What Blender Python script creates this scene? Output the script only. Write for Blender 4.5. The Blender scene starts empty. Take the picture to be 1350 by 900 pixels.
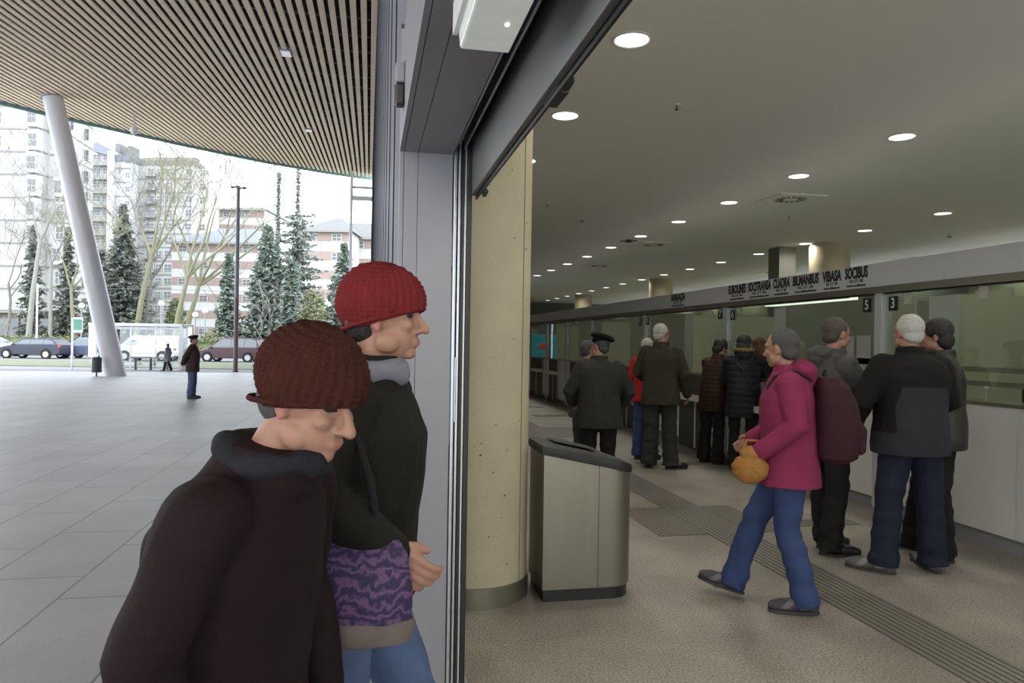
import bpy, math, random
import numpy as np
from mathutils import Vector, Matrix, Euler

R = math.radians
SC = bpy.context.scene
COL = SC.collection

# ------------------------------------------------------------------ camera, world, exposure
CAM_H = 1.52
FPX = 950.0
YAW = math.atan(0.2)
cam_d = bpy.data.cameras.new('camera')
cam = bpy.data.objects.new('camera', cam_d)
COL.objects.link(cam)
cam_d.sensor_width = 36.0
cam_d.lens = 36.0 * FPX / 1350.0
cam_d.clip_start = 0.05
cam_d.clip_end = 1000
CM = Matrix.Rotation(-YAW, 4, 'Z') @ Matrix.Rotation(R(90.06), 4, 'X') @ Matrix.Rotation(R(0.92), 4, 'Z')
cam.matrix_world = Matrix.Translation((0, 0, CAM_H)) @ CM
SC.camera = cam

w = bpy.data.worlds.new('overcast_sky')
SC.world = w
w.use_nodes = True
bg = w.node_tree.nodes['Background']
bg.inputs[0].default_value = (0.85, 0.925, 1.0, 1)
bg.inputs[1].default_value = 5.6
SC.view_settings.view_transform = 'Standard'
SC.view_settings.look = 'None'
SC.view_settings.gamma = 1.0
SC.view_settings.exposure = 0.0
SC.view_settings.use_curve_mapping = False
SC.cycles.max_bounces = 8
SC.cycles.diffuse_bounces = 5
SC.cycles.glossy_bounces = 3
SC.cycles.transparent_max_bounces = 12
SC.cycles.caustics_reflective = False
SC.cycles.caustics_refractive = False
SC.cycles.sample_clamp_indirect = 4.0
LAMP_W = 5.0

# ------------------------------------------------------------------ measuring helpers
cy, sy = math.cos(YAW), math.sin(YAW)
def cw(xc, Z):                      # metres right of / ahead of the camera -> plan position
    return (xc * cy + Z * sy, -xc * sy + Z * cy)
def ray(px, py):
    d = CM.to_3x3() @ Vector(((px - 675) / FPX, -(py - 450) / FPX, -1.0))
    return d
def hit_z(px, py, z):
    d = ray(px, py); t = (z - CAM_H) / d.z
    return Vector((0, 0, CAM_H)) + d * t
def hit_x(px, py, x):
    d = ray(px, py); t = x / d.x
    return Vector((0, 0, CAM_H)) + d * t
def at_depth(px, py, Z):
    return Vector((0, 0, CAM_H)) + ray(px, py) * Z
def gz(y):                          # the plaza falls gently away from the station
    return -0.0068 * max(0.0, y - 3.5)

# ------------------------------------------------------------------ tagging
def tag(o, label=None, cat=None, group=None, kind=None):
    if label: o['label'] = label
    if cat: o['category'] = cat
    if group: o['group'] = group
    if kind: o['kind'] = kind
    return o
def empty(name, loc, rz=0.0, label=None, cat=None, group=None):
    o = bpy.data.objects.new(name, None)
    o.empty_display_size = 0.1
    o.location = loc; o.rotation_euler = (0, 0, rz)
    COL.objects.link(o)
    return tag(o, label, cat, group)
def copy_tree(o, parent=None, depth=0):
    c = o.copy(); COL.objects.link(c)
    if parent: c.parent = parent
    for ch in list(o.children): copy_tree(ch, c)
    return c

# ------------------------------------------------------------------ materials
def mat(name, col, rough=0.6, metal=0.0, var=0.12, scale=20.0, bump=0.0, bscale=None, spec=0.5, emis=None, estr=0.0, stretch=None, detail=3.0):
    m = bpy.data.materials.new(name); m.use_nodes = True
    nt = m.node_tree; N = nt.nodes; L = nt.links
    b = N['Principled BSDF']
    b.inputs['Roughness'].default_value = rough
    b.inputs['Metallic'].default_value = metal
    b.inputs['Specular IOR Level'].default_value = spec
    tc = N.new('ShaderNodeTexCoord'); mp = N.new('ShaderNodeMapping')
    L.new(tc.outputs['Object'], mp.inputs[0])
    if stretch: mp.inputs['Scale'].default_value = stretch
    nz = N.new('ShaderNodeTexNoise'); nz.inputs['Scale'].default_value = scale; nz.inputs['Detail'].default_value = detail
    L.new(mp.outputs[0], nz.inputs['Vector'])
    mx = N.new('ShaderNodeMix'); mx.data_type = 'RGBA'
    c = Vector(col[:3])
    lo = [max(0, v * (1 - var)) for v in c]; hi = [min(1, v * (1 + var)) for v in c]
    mx.inputs[6].default_value = (*lo, 1); mx.inputs[7].default_value = (*hi, 1)
    L.new(nz.outputs['Fac'], mx.inputs[0])
    L.new(mx.outputs[2], b.inputs['Base Color'])
    if bump > 0:
        n2 = N.new('ShaderNodeTexNoise'); n2.inputs['Scale'].default_value = bscale or scale * 3; n2.inputs['Detail'].default_value = 4
        L.new(mp.outputs[0], n2.inputs['Vector'])
        bp = N.new('ShaderNodeBump'); bp.inputs['Strength'].default_value = bump; bp.inputs['Distance'].default_value = 0.01
        L.new(n2.outputs['Fac'], bp.inputs['Height']); L.new(bp.outputs[0], b.inputs['Normal'])
    if emis:
        b.inputs['Emission Color'].default_value = (*emis, 1); b.inputs['Emission Strength'].default_value = estr
    return m

def glass_mat(name, tint=(0.9, 0.95, 0.93), refl=0.9, ior=1.45, rough=0.0):
    m = bpy.data.materials.new(name); m.use_nodes = True
    nt = m.node_tree; N = nt.nodes; L = nt.links
    N.remove(N['Principled BSDF'])
    out = N['Material Output']
    tr = N.new('ShaderNodeBsdfTransparent'); tr.inputs[0].default_value = (*tint, 1)
    gl = N.new('ShaderNodeBsdfGlossy'); gl.inputs['Roughness'].default_value = rough; gl.inputs[0].default_value = (refl, refl, refl, 1)
    # thin pane: Schlick reflectance of both faces, the same seen from either side
    lw = N.new('ShaderNodeLayerWeight'); lw.inputs[0].default_value = 0.5
    pw_ = N.new('ShaderNodeMath'); pw_.operation = 'POWER'; pw_.inputs[1].default_value = 5.0
    f0 = 2 * ((ior - 1) / (ior + 1)) ** 2
    ma = N.new('ShaderNodeMath'); ma.operation = 'MULTIPLY_ADD'; ma.inputs[1].default_value = 1 - f0; ma.inputs[2].default_value = f0
    L.new(lw.outputs['Facing'], pw_.inputs[0]); L.new(pw_.outputs[0], ma.inputs[0])
    ms = N.new('ShaderNodeMixShader')
    L.new(ma.outputs[0], ms.inputs[0]); L.new(tr.outputs[0], ms.inputs[1]); L.new(gl.outputs[0], ms.inputs[2])
    L.new(ms.outputs[0], out.inputs[0])
    return m

def paver_mat():
    m = mat('plaza_pavers', (0.30, 0.30, 0.315), 0.40, spec=0.7)
    nt = m.node_tree; N = nt.nodes; L = nt.links; b = N['Principled BSDF']
    tc = N.new('ShaderNodeTexCoord'); mp = N.new('ShaderNodeMapping')
    mp.inputs['Rotation'].default_value = (0, 0, R(90))
    L.new(tc.outputs['Object'], mp.inputs[0])
    br = N.new('ShaderNodeTexBrick'); br.inputs['Scale'].default_value = 1.0
    br.inputs['Brick Width'].default_value = 1.15; br.inputs['Row Height'].default_value = 0.58
    br.inputs['Mortar Size'].default_value = 0.006; br.inputs['Mortar Smooth'].default_value = 0.1
    br.offset = 0.37; br.inputs['Bias'].default_value = 0
    br.inputs['Color1'].default_value = (0.33, 0.33, 0.36, 1); br.inputs['Color2'].default_value = (0.37, 0.37, 0.40, 1)
    br.inputs['Mortar'].default_value = (0.09, 0.09, 0.095, 1)
    L.new(mp.outputs[0], br.inputs['Vector'])
    nz = N.new('ShaderNodeTexNoise'); nz.inputs['Scale'].default_value = 160; nz.inputs['Detail'].default_value = 2
    L.new(tc.outputs['Object'], nz.inputs['Vector'])
    n3 = N.new('ShaderNodeTexNoise'); n3.inputs['Scale'].default_value = 0.9; n3.inputs['Detail'].default_value = 4
    L.new(tc.outputs['Object'], n3.inputs['Vector'])
    a = N.new('ShaderNodeMath'); a.operation = 'ADD'; L.new(nz.outputs['Fac'], a.inputs[0]); L.new(n3.outputs['Fac'], a.inputs[1])
    mr = N.new('ShaderNodeMapRange'); mr.inputs[1].default_value = 0.6; mr.inputs[2].default_value = 1.4; mr.inputs[3].default_value = 0.72; mr.inputs[4].default_value = 1.28
    L.new(a.outputs[0], mr.inputs[0])
    vm = N.new('ShaderNodeVectorMath'); vm.operation = 'SCALE'
    L.new(br.outputs['Color'], vm.inputs[0]); L.new(mr.outputs[0], vm.inputs['Scale'])
    L.new(vm.outputs[0], b.inputs['Base Color'])
    bp = N.new('ShaderNodeBump'); bp.inputs['Strength'].default_value = 0.6; bp.inputs['Distance'].default_value = 0.006; bp.invert = True
    L.new(br.outputs['Fac'], bp.inputs['Height']); L.new(bp.outputs[0], b.inputs['Normal'])
    return m

def stone_floor_mat():
    m = mat('hall_floor_stone', (0.3, 0.27, 0.23), 0.42)
    nt = m.node_tree; N = nt.nodes; L = nt.links; b = N['Principled BSDF']
    tc = N.new('ShaderNodeTexCoord')
    n1 = N.new('ShaderNodeTexNoise'); n1.inputs['Scale'].default_value = 85; n1.inputs['Detail'].default_value = 4; n1.inputs['Roughness'].default_value = 0.7
    n2 = N.new('ShaderNodeTexNoise'); n2.inputs['Scale'].default_value = 1.6; n2.inputs['Detail'].default_value = 6; n2.inputs['Distortion'].default_value = 0.6
    L.new(tc.outputs['Object'], n1.inputs['Vector']); L.new(tc.outputs['Object'], n2.inputs['Vector'])
    r1 = N.new('ShaderNodeValToRGB')
    r1.color_ramp.elements[0].position = 0.36; r1.color_ramp.elements[0].color = (0.15, 0.132, 0.108, 1)
    r1.color_ramp.elements[1].position = 0.64; r1.color_ramp.elements[1].color = (0.44, 0.41, 0.355, 1)
    L.new(n1.outputs['Fac'], r1.inputs[0])
    mr = N.new('ShaderNodeMapRange'); mr.inputs[1].default_value = 0.3; mr.inputs[2].default_value = 0.7; mr.inputs[3].default_value = 0.78; mr.inputs[4].default_value = 1.2
    L.new(n2.outputs['Fac'], mr.inputs[0])
    vm = N.new('ShaderNodeVectorMath'); vm.operation = 'SCALE'
    L.new(r1.outputs[0], vm.inputs[0]); L.new(mr.outputs[0], vm.inputs['Scale']); L.new(vm.outputs[0], b.inputs['Base Color'])
    return m

M = {}
M['paver'] = paver_mat()
M['floor'] = stone_floor_mat()
M['ceil'] = mat('ceiling_paint', (0.88, 0.88, 0.85), 0.9, var=0.02, scale=0.8)
M['concrete'] = mat('column_concrete', (0.50, 0.44, 0.31), 0.75, var=0.2, scale=3.0, bump=0.35, bscale=38)
M['pit'] = mat('concrete_pit', (0.16, 0.14, 0.10), 0.9)
M['facade'] = mat('facade_aluminium', (0.27, 0.28, 0.33), 0.38, 0.3, var=0.07, scale=2.0)
M['facade_dark'] = mat('facade_joint', (0.02, 0.02, 0.025), 0.6)
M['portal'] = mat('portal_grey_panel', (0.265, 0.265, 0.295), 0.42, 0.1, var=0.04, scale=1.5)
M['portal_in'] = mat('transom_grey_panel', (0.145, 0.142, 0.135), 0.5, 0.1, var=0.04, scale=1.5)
M['alu'] = mat('door_aluminium', (0.50, 0.52, 0.56), 0.3, 0.7, var=0.05, scale=5)
M['black'] = mat('black_rubber', (0.012, 0.012, 0.013), 0.45)
M['blackp'] = mat('black_plastic', (0.02, 0.02, 0.022), 0.35)
M['steel'] = mat('brushed_steel', (0.27, 0.25, 0.205), 0.36, 0.75, var=0.10, scale=30, stretch=(1, 1, 0.04))
M['steel_light'] = mat('satin_steel_panel', (0.80, 0.80, 0.80), 0.36, 0.3, var=0.10, scale=1.4, stretch=(1, 1, 0.2))
M['header'] = mat('header_grey_panel', (0.60, 0.61, 0.64), 0.45, 0.0, var=0.04)
M['steel_edge'] = mat('steel_trim', (0.42, 0.41, 0.36), 0.25, 0.85, var=0.2, scale=1.2)
M['post'] = mat('post_metal', (0.52, 0.54, 0.57), 0.4, 0.2, var=0.05)
M['ink'] = mat('black_lettering', (0.012, 0.012, 0.014), 0.5)
M['whitep'] = mat('white_plastic', (0.6, 0.6, 0.6), 0.5)
M['white'] = mat('white_paint', (0.75, 0.75, 0.76), 0.5)
M['olive'] = mat('office_olive_panel', (0.29, 0.30, 0.215), 0.7, var=0.08, scale=1.2)
M['office_grey'] = mat('office_grey_panel', (0.20, 0.21, 0.18), 0.7, var=0.08, scale=1.2)
M['office_pale'] = mat('office_pale_panel', (0.42, 0.43, 0.33), 0.7, var=0.06, scale=1.2)
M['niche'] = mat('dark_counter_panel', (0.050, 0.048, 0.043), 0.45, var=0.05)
M['glass'] = glass_mat('counter_glass', (0.80, 0.84, 0.78), 0.9, 1.55)
M['glass_dark'] = glass_mat('tinted_low_glass', (0.25, 0.26, 0.22), 0.9, 1.5)
M['glass_door'] = glass_mat('door_glass', (0.72, 0.82, 0.80), 0.9, 1.5)
M['glass_clear'] = glass_mat('clear_window_glass', (0.80, 0.78, 0.74), 0.9, 1.5)
M['glass_shelter'] = glass_mat('shelter_glass', (0.90, 0.93, 0.92), 0.9, 1.4)
M['frost'] = mat('frosted_band', (0.46, 0.47, 0.38), 0.8)
M['paper'] = mat('paper', (0.62, 0.62, 0.60), 0.8)
M['groove'] = mat('tactile_strip_dark', (0.085, 0.078, 0.070), 0.5)
M['ridge'] = mat('tactile_strip_ridge', (0.22, 0.205, 0.18), 0.45)
M['lamp'] = mat('downlight_lens', (0.9, 0.9, 0.85), 0.4, emis=(1.0, 0.97, 0.88), estr=3.5)
M['wood'] = mat('canopy_slat_wood', (0.98, 0.725, 0.54), 0.65, var=0.16, scale=1.0, stretch=(9, 0.35, 9), detail=5)
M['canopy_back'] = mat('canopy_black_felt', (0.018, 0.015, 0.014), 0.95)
M['teal'] = mat('teal_fascia', (0.16, 0.30, 0.31), 0.5)
M['column_paint'] = mat('column_grey_paint', (0.66, 0.66, 0.70), 0.4, 0.1, var=0.04, scale=1)
M['skin'] = mat('skin', (0.38, 0.205, 0.145), 0.55, var=0.12, scale=25, bump=0.1, bscale=90)
M['skin_red'] = mat('lips_and_ears', (0.42, 0.18, 0.14), 0.55)
M['eye'] = mat('eye_dark', (0.03, 0.02, 0.02), 0.25)
M['brow'] = mat('brow_hair', (0.08, 0.06, 0.05), 0.8)

# ------------------------------------------------------------------ mesh building
class MB:
    def __init__(s): s.v = []; s.f = []; s.m = []
    def add(s, vs, fs, mi=0):
        n = len(s.v); s.v.extend([tuple(p) for p in vs]); s.f.extend([tuple(i + n for i in f) for f in fs]); s.m.extend([mi] * len(fs)); return s
    def box(s, x0, x1, y0, y1, z0, z1, mi=0, mtx=None):
        vs = [Vector((x, y, z)) for z in (z0, z1) for y in (y0, y1) for x in (x0, x1)]
        if mtx: vs = [mtx @ v for v in vs]
        return s.add(vs, [(0, 2, 3, 1), (4, 5, 7, 6), (0, 1, 5, 4), (2, 6, 7, 3), (0, 4, 6, 2), (1, 3, 7, 5)], mi)
    def bar(s, a, b, wd, hg, mi=0, up=(0, 0, 1)):
        a = Vector(a); b = Vector(b); d = (b - a); l = d.length
        if l < 1e-6: return s
        d /= l; u = Vector(up)
        if abs(d.dot(u)) > 0.98: u = Vector((1, 0, 0))
        sd = d.cross(u).normalized(); u = sd.cross(d)
        vs = []
        for p in (a, b):
            for i, j in ((-1, -1), (1, -1), (1, 1), (-1, 1)): vs.append(p + sd * i * wd / 2 + u * j * hg / 2)
        return s.add(vs, [(0, 1, 2, 3), (7, 6, 5, 4), (0, 4, 5, 1), (1, 5, 6, 2), (2, 6, 7, 3), (3, 7, 4, 0)], mi)
    def loft(s, rings, mi=0, cap=True):
        n = len(rings[0]); vs = [p for r in rings for p in r]; fs = []
        for k in range(len(rings) - 1):
            for i in range(n):
                j = (i + 1) % n; fs.append((k * n + i, k * n + j, (k + 1) * n + j, (k + 1) * n + i))
        if cap: fs.append(tuple(reversed(range(n)))); fs.append(tuple((len(rings) - 1) * n + i for i in range(n)))
        return s.add(vs, fs, mi)
    def tube(s, pts, rad, n=10, mi=0, round_ends=False):
        pts = [Vector(p) for p in pts]
        if not hasattr(rad, '__len__'): rad = [rad] * len(pts)
        P = list(pts); Q = list(rad)
        rings = []
        prev = None
        T = []
        for i in range(len(P)):
            if i == 0: d = P[1] - P[0]
            elif i == len(P) - 1: d = P[-1] - P[-2]
            else: d = (P[i + 1] - P[i]).normalized() + (P[i] - P[i - 1]).normalized()
            T.append(d.normalized())
        side = None
        def ring(c, t, r):
            nonlocal side
            if side is None:
                a = Vector((0, 0, 1)) if abs(t.z) < 0.9 else Vector((1, 0, 0))
                side = a.cross(t).normalized()
            side = (side - t * side.dot(t)).normalized(); up = t.cross(side)
            return [c + side * math.cos(2 * math.pi * k / n) * r + up * math.sin(2 * math.pi * k / n) * r for k in range(n)]
        if round_ends:
            for a in (75, 45, 20): rings.append(ring(P[0] - T[0] * Q[0] * math.sin(R(a)), T[0], Q[0] * math.cos(R(a))))
        for i in range(len(P)): rings.append(ring(P[i], T[i], Q[i]))
        if round_ends:
            for a in (20, 45, 75): rings.append(ring(P[-1] + T[-1] * Q[-1] * math.sin(R(a)), T[-1], Q[-1] * math.cos(R(a))))
        return s.loft(rings, mi)
    def cyl(s, c, r, z0, z1, n=24, mi=0, r2=None):
        r2 = r if r2 is None else r2
        a = [(c[0] + r * math.cos(2 * math.pi * k / n), c[1] + r * math.sin(2 * math.pi * k / n), z0) for k in range(n)]
        b = [(c[0] + r2 * math.cos(2 * math.pi * k / n), c[1] + r2 * math.sin(2 * math.pi * k / n), z1) for k in range(n)]
        return s.loft([a, b], mi)
    def lathe(s, c, prof, n=24, mi=0):
        rings = [[(c[0] + r * math.cos(2 * math.pi * k / n), c[1] + r * math.sin(2 * math.pi * k / n), c[2] + z) for k in range(n)] for r, z in prof]
        return s.loft(rings, mi)
    def ell(s, c, r, rot=None, n=16, mi=0, mtx=None):
        c = Vector(c); rings = []
        h = n // 2
        Rm = Euler([R(a) for a in rot]).to_matrix() if rot else Matrix.Identity(3)
        for i in range(1, h):
            a = math.pi * i / h
            ring = []
            for k in range(n):
                p = Vector((math.sin(a) * math.cos(2 * math.pi * k / n) * r[0], math.sin(a) * math.sin(2 * math.pi * k / n) * r[1], -math.cos(a) * r[2]))
                p = c + Rm @ p
                if mtx: p = mtx @ p
                ring.append(p)
            rings.append(ring)
        return s.loft(rings, mi)
    def prism(s, poly, z0, z1, mi=0, mtx=None):
        a = [Vector((x, y, z0)) for x, y in poly]; b = [Vector((x, y, z1)) for x, y in poly]
        if mtx: a = [mtx @ p for p in a]; b = [mtx @ p for p in b]
        return s.loft([a, b], mi)
    def xf(s, mtx):
        s.v = [tuple(mtx @ Vector(p)) for p in s.v]; return s
    def mesh(s, name):
        me = bpy.data.meshes.new(name); me.from_pydata(s.v, [], s.f); me.update(); return me
    def build(s, name, mats, parent=None, smooth=None, bevel=0.0, kind=None, label=None, cat=None, group=None):
        me = s.mesh(name)
        if not isinstance(mats, (list, tuple)): mats = [mats]
        for m in mats: me.materials.append(m)
        if len(mats) > 1: me.polygons.foreach_set('material_index', s.m)
        import bmesh
        bm = bmesh.new(); bm.from_mesh(me); bmesh.ops.recalc_face_normals(bm, faces=bm.faces); bm.to_mesh(me); bm.free()
        if smooth is not None:
            me.polygons.foreach_set('use_smooth', [True] * len(me.polygons)); me.set_sharp_from_angle(angle=R(smooth))
        o = bpy.data.objects.new(name, me); COL.objects.link(o)
        if bevel > 0:
            md = o.modifiers.new('bevel', 'BEVEL'); md.width = bevel; md.segments = 2; md.limit_method = 'ANGLE'; md.angle_limit = R(40)
        if parent: o.parent = parent
        return tag(o, label, cat, group, kind)

def bake(mb, voxel, smooth=3, name='m'):
    """union of overlapping closed shapes as one smooth skin; returns a mesh"""
    me = mb.mesh('tmp')
    import bmesh
    bm = bmesh.new(); bm.from_mesh(me); bmesh.ops.recalc_face_normals(bm, faces=bm.faces); bm.to_mesh(me); bm.free()
    o = bpy.data.objects.new('tmp', me); COL.objects.link(o)
    r = o.modifiers.new('r', 'REMESH'); r.mode = 'VOXEL'; r.voxel_size = voxel; r.use_smooth_shade = True
    if smooth:
        sm = o.modifiers.new('s', 'SMOOTH'); sm.factor = 0.5; sm.iterations = smooth
    dg = bpy.context.evaluated_depsgraph_get()
    out = bpy.data.meshes.new_from_object(o.evaluated_get(dg), depsgraph=dg)
    bpy.data.objects.remove(o); bpy.data.meshes.remove(me)
    out.name = name
    return out
def get_co(me):
    a = np.empty(len(me.vertices) * 3); me.vertices.foreach_get('co', a); return a.reshape(-1, 3)
def get_no(me):
    a = np.empty(len(me.vertices) * 3); me.vertices.foreach_get('normal', a); return a.reshape(-1, 3)
def set_co(me, a):
    me.vertices.foreach_set('co', a.ravel()); me.update()
def face_c(me):
    a = np.empty(len(me.polygons) * 3); me.polygons.foreach_get('center', a); return a.reshape(-1, 3)
_rs = np.random.RandomState(3)
_dirs = _rs.normal(size=(24, 3)); _dirs /= np.linalg.norm(_dirs, axis=1)[:, None]
_ph = _rs.uniform(0, 6.28, 24)
def nz(p, f, seed=0):
    o = np.zeros(len(p))
    for i in range(7):
        j = (i * 3 + seed) % 24
        o += np.sin(p @ _dirs[j] * f * (1 + 0.35 * i) + _ph[j] + seed + 1.3 * np.sin(p @ _dirs[(j + 5) % 24] * f * 0.6 + seed)) / (1 + 0.25 * i)
    return o / 4.0
def finish(me, name, mats, parent, paint=None):
    if not isinstance(mats, (list, tuple)): mats = [mats]
    for m in mats: me.materials.append(m)
    if paint is not None: me.polygons.foreach_set('material_index', paint(face_c(me)).astype(np.int32))
    me.polygons.foreach_set('use_smooth', [True] * len(me.polygons))
    o = bpy.data.objects.new(name, me); COL.objects.link(o)
    if parent: o.parent = parent
    return o
def cloth(col, rough=0.85, var=0.18, scale=9, bump=0.25, bscale=220, name='cloth', spec=0.2):
    return mat(name, col, rough, 0, var, scale, bump, bscale, spec)

# ================================================================== THE SETTING
H = 3.52                                  # hall ceiling
YJ = 3.14                                 # door jamb
def sbox(name, m, *b, **k): return MB().box(*b).build(name, m, kind='structure', **k)

# plaza pavement
pv = MB()
ys = [-8, 3.5, 20, 38.5]
rings = []
for y in ys: rings.append([(-70, y, gz(y)), (0.46, y, gz(y)), (0.46, y, gz(y) - 0.3), (-70, y, gz(y) - 0.3)])
pv.loft(rings)
pv.build('ground_plaza', M['paver'], kind='structure')
sbox('floor', M['floor'], 0.46, 13.2, -4.2, 36, -0.3, 0.0)
sbox('ceiling', M['ceil'], 0.46, 13.2, -4.2, 36, H, H + 0.2)
M['wall_dark'] = mat('far_wall_grey', (0.13, 0.13, 0.125), 0.8)
M['wall_paint'] = mat('hall_wall_paint', (0.45, 0.44, 0.38), 0.85, var=0.03)
sbox('wall_far', M['wall_dark'], 0.46, 13.2, 35, 35.2, 0, H)
for k in range(7):
    sbox('trim_mullion', M['post'], 0.46 + k * 2.1, 0.52 + k * 2.1, -4.15, -4.05, 0, H)
    if k < 6: sbox('window_near', M['glass_clear'], 0.52 + k * 2.1, 0.46 + (k + 1) * 2.1, -4.11, -4.09, 0.0, H)
sbox('trim_mullion', M['post'], 0.46, 13.2, -4.15, -4.05, 2.5, 2.6)
sbox('wall_right', M['wall_paint'], 13.0, 13.2, -4.0, 35, 0, 2.45)
sbox('wall_right_top', M['wall_paint'], 13.0, 13.2, -4.0, 35, 3.40, H)
for k in range(13):  # unseen window band added so daylight reaches the ceiling over the offices
    sbox('window_added_daylight', M['glass_clear'], 13.08, 13.10, -4.0 + k * 3, -1.1 + k * 3, 2.45, 3.40)
    sbox('trim_mullion', M['post'], 13.0, 13.2, -1.1 + k * 3, -1.0 + k * 3, 2.45, 3.40)

# facade: ribbed aluminium cladding
fx = 0.13
def ztop(y): return 8.32 + 0.093 * y + 0.35
fc = MB()
fc.loft([[(fx, YJ + 0.05, -0.6), (0.36, YJ + 0.05, -0.6), (0.36, YJ + 0.05, ztop(YJ)), (fx, YJ + 0.05, ztop(YJ))],
         [(fx, 50, -0.6), (0.36, 50, -0.6), (0.36, 50, ztop(50)), (fx, 50, ztop(50))]])
fc.loft([[(fx, -8, 2.75), (0.36, -8, 2.75), (0.36, -8, ztop(-8)), (fx, -8, ztop(-8))],
         [(fx, YJ + 0.05, 2.75), (0.36, YJ + 0.05, 2.75), (0.36, YJ + 0.05, ztop(YJ)), (fx, YJ + 0.05, ztop(YJ))]])
fc.box(fx, 0.36, -8, -1.3, -0.3, 2.75)
y = YJ + 0.25
while y < 50:
    fc.box(fx - 0.018, fx, y, y + 0.045, -0.4, ztop(y) - 0.25); y += 0.42
y = -7.6
while y < YJ:
    fc.box(fx - 0.018, fx, y, y + 0.045, 2.78, ztop(y) - 0.25); y += 0.42
fc.build('wall_facade', M['facade'], kind='structure')
fj = MB()
y = YJ + 0.30
while y < 50:
    for z in (0.9, 2.75, 4.6, 6.45, 8.3, 10.15): 
        if z < ztop(y) - 0.5: fj.box(fx - 0.004, fx + 0.01, y + 0.01, y + 0.36, z, z + 0.03)
    y += 0.42
y = YJ + 0.42
while y < 50:
    fj.box(fx - 0.0215, fx, y, y + 0.012, -0.4, ztop(y) - 0.3); y += 0.84
y = -7.4
while y < YJ:
    fj.box(fx - 0.0215, fx, y, y + 0.012, 2.78, ztop(y) - 0.3); y += 0.84
fj.build('trim_1', M['facade_dark'], kind='structure')

# automatic door portal: header, soffit strips, jamb strips, grooves
zs = 2.335
pt = MB()
XS = [(0.122, 0.139), (0.1415, 0.2000), (0.2022, 0.352)]
for a, b in XS:
    pt.box(a, b, -1.3, YJ, zs, zs + 0.05)
    pt.box(a, b, YJ, YJ + 0.05, -0.02, zs + 0.05)
    pt.box(a, b, -1.35, -1.3, -0.02, zs + 0.05)
pt.box(0.122, 0.139, -1.35, YJ + 0.05, zs + 0.05, 2.76)
pt.build('trim_2', M['portal'], kind='structure')
sbox('trim_3', M['facade_dark'], 0.135, 0.36, -1.3, YJ + 0.03, zs + 0.03, zs + 0.045)
sbox('trim_4', M['facade_dark'], 0.135, 0.358, YJ + 0.03, YJ + 0.045, 0, zs)
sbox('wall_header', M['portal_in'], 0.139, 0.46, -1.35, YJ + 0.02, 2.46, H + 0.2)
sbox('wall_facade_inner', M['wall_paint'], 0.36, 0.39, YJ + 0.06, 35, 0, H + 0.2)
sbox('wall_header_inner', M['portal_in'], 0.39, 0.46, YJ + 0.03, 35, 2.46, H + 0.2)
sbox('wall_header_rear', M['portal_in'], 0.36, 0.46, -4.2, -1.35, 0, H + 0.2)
# track recess and transom
tr = MB()
tr.box(0.356, 0.436, -1.3, YJ + 0.02, 2.43, 2.455)
tr.build('trim_5', M['black'], kind='structure')
tk = MB()
tk.box(0.372, 0.380, -1.3, YJ, 2.375, 2.43); tk.box(0.398, 0.406, -1.3, YJ, 2.36, 2.43)
tk.build('trim_6', M['alu'], kind='structure')
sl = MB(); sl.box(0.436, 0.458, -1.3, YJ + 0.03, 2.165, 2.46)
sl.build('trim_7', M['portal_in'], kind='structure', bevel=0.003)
se = MB(); se.box(0.458, 0.466, -1.3, YJ + 0.03, 2.150, 2.178)
se.build('trim_8', M['black'], kind='structure')

# the parked sliding door leaf, edge on
dl = empty('door_1', (0.0, 0, 0)); tag(dl, kind='structure')
MB().box(0.358, 0.372, YJ - 0.005, YJ + 0.045, 0.0, 2.36).build('door_stile', M['alu'], dl, bevel=0.003)
MB().box(0.352, 0.357, YJ + 0.01, YJ + 0.03, 0.0, 2.33).build('door_glass', M['glass_door'], dl)
MB().box(0.378, 0.388, YJ - 0.01, YJ + 0.05, 0.0, 2.40).build('door_rail', M['alu'], dl, bevel=0.002)
MB().box(0.392, 0.404, YJ - 0.01, YJ + 0.05, 0.0, 2.40).build('door_gasket', M['black'], dl)
MB().box(0.407, 0.414, YJ + 0.00, YJ + 0.05, 0.0, 2.38).build('door_rail', M['steel_light'], dl)
MB().box(0.416, 0.438, YJ - 0.01, YJ + 0.05, 0.0, 2.42).build('door_gasket', M['black'], dl, bevel=0.003)
MB().box(0.372, 0.376, YJ - 0.02, YJ - 0.005, 1.17, 1.45).build('door_handle', M['alu'], dl)

# presence sensors
def sensor(name, x, yy, z, L, label, tilt=0.0, wd=0.05, hh=0.045):
    e = empty(name, (x, yy, z), 0, label, 'sensor')
    b = MB(); rings = []
    for t in range(-6, 7):
        u = t / 6; k = math.sqrt(max(0.02, 1 - abs(u) ** 5))
        rings.append([(math.cos(2 * math.pi * q / 14) * wd / 2 * (0.65 + 0.35 * k), u * L / 2, math.sin(2 * math.pi * q / 14) * hh / 2 * k) for q in range(14)])
    b.loft(rings); b.build('housing', M['blackp'], e, smooth=40)
    MB().box(-wd * 0.3, wd * 0.3, -L * 0.3, L * 0.3, -hh / 2 - 0.004, -hh / 2 + 0.006).build('sensor_window', M['black'], e, bevel=0.002)
    return e
sensor('door_sensor', 0.474, 1.82, 2.178, 0.2, 'long black door sensor under the inner edge of the grey transom, above the opening')
sensor('door_sensor', 0.475, 3.02, 2.155, 0.05, 'tiny black sensor at the far end of the transom, against the concrete column', wd=0.03, hh=0.03)
p = at_depth(533, 113, 2.75)
e = empty('facade_detector', (0.108, p.y, p.z), 0, 'dark two tone oblong detector on the outer edge of the door portal', 'sensor')
MB().box(-0.022, 0.016, -0.028, 0.028, 0.004, 0.082).build('housing', M['portal'], e, bevel=0.008)
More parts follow.
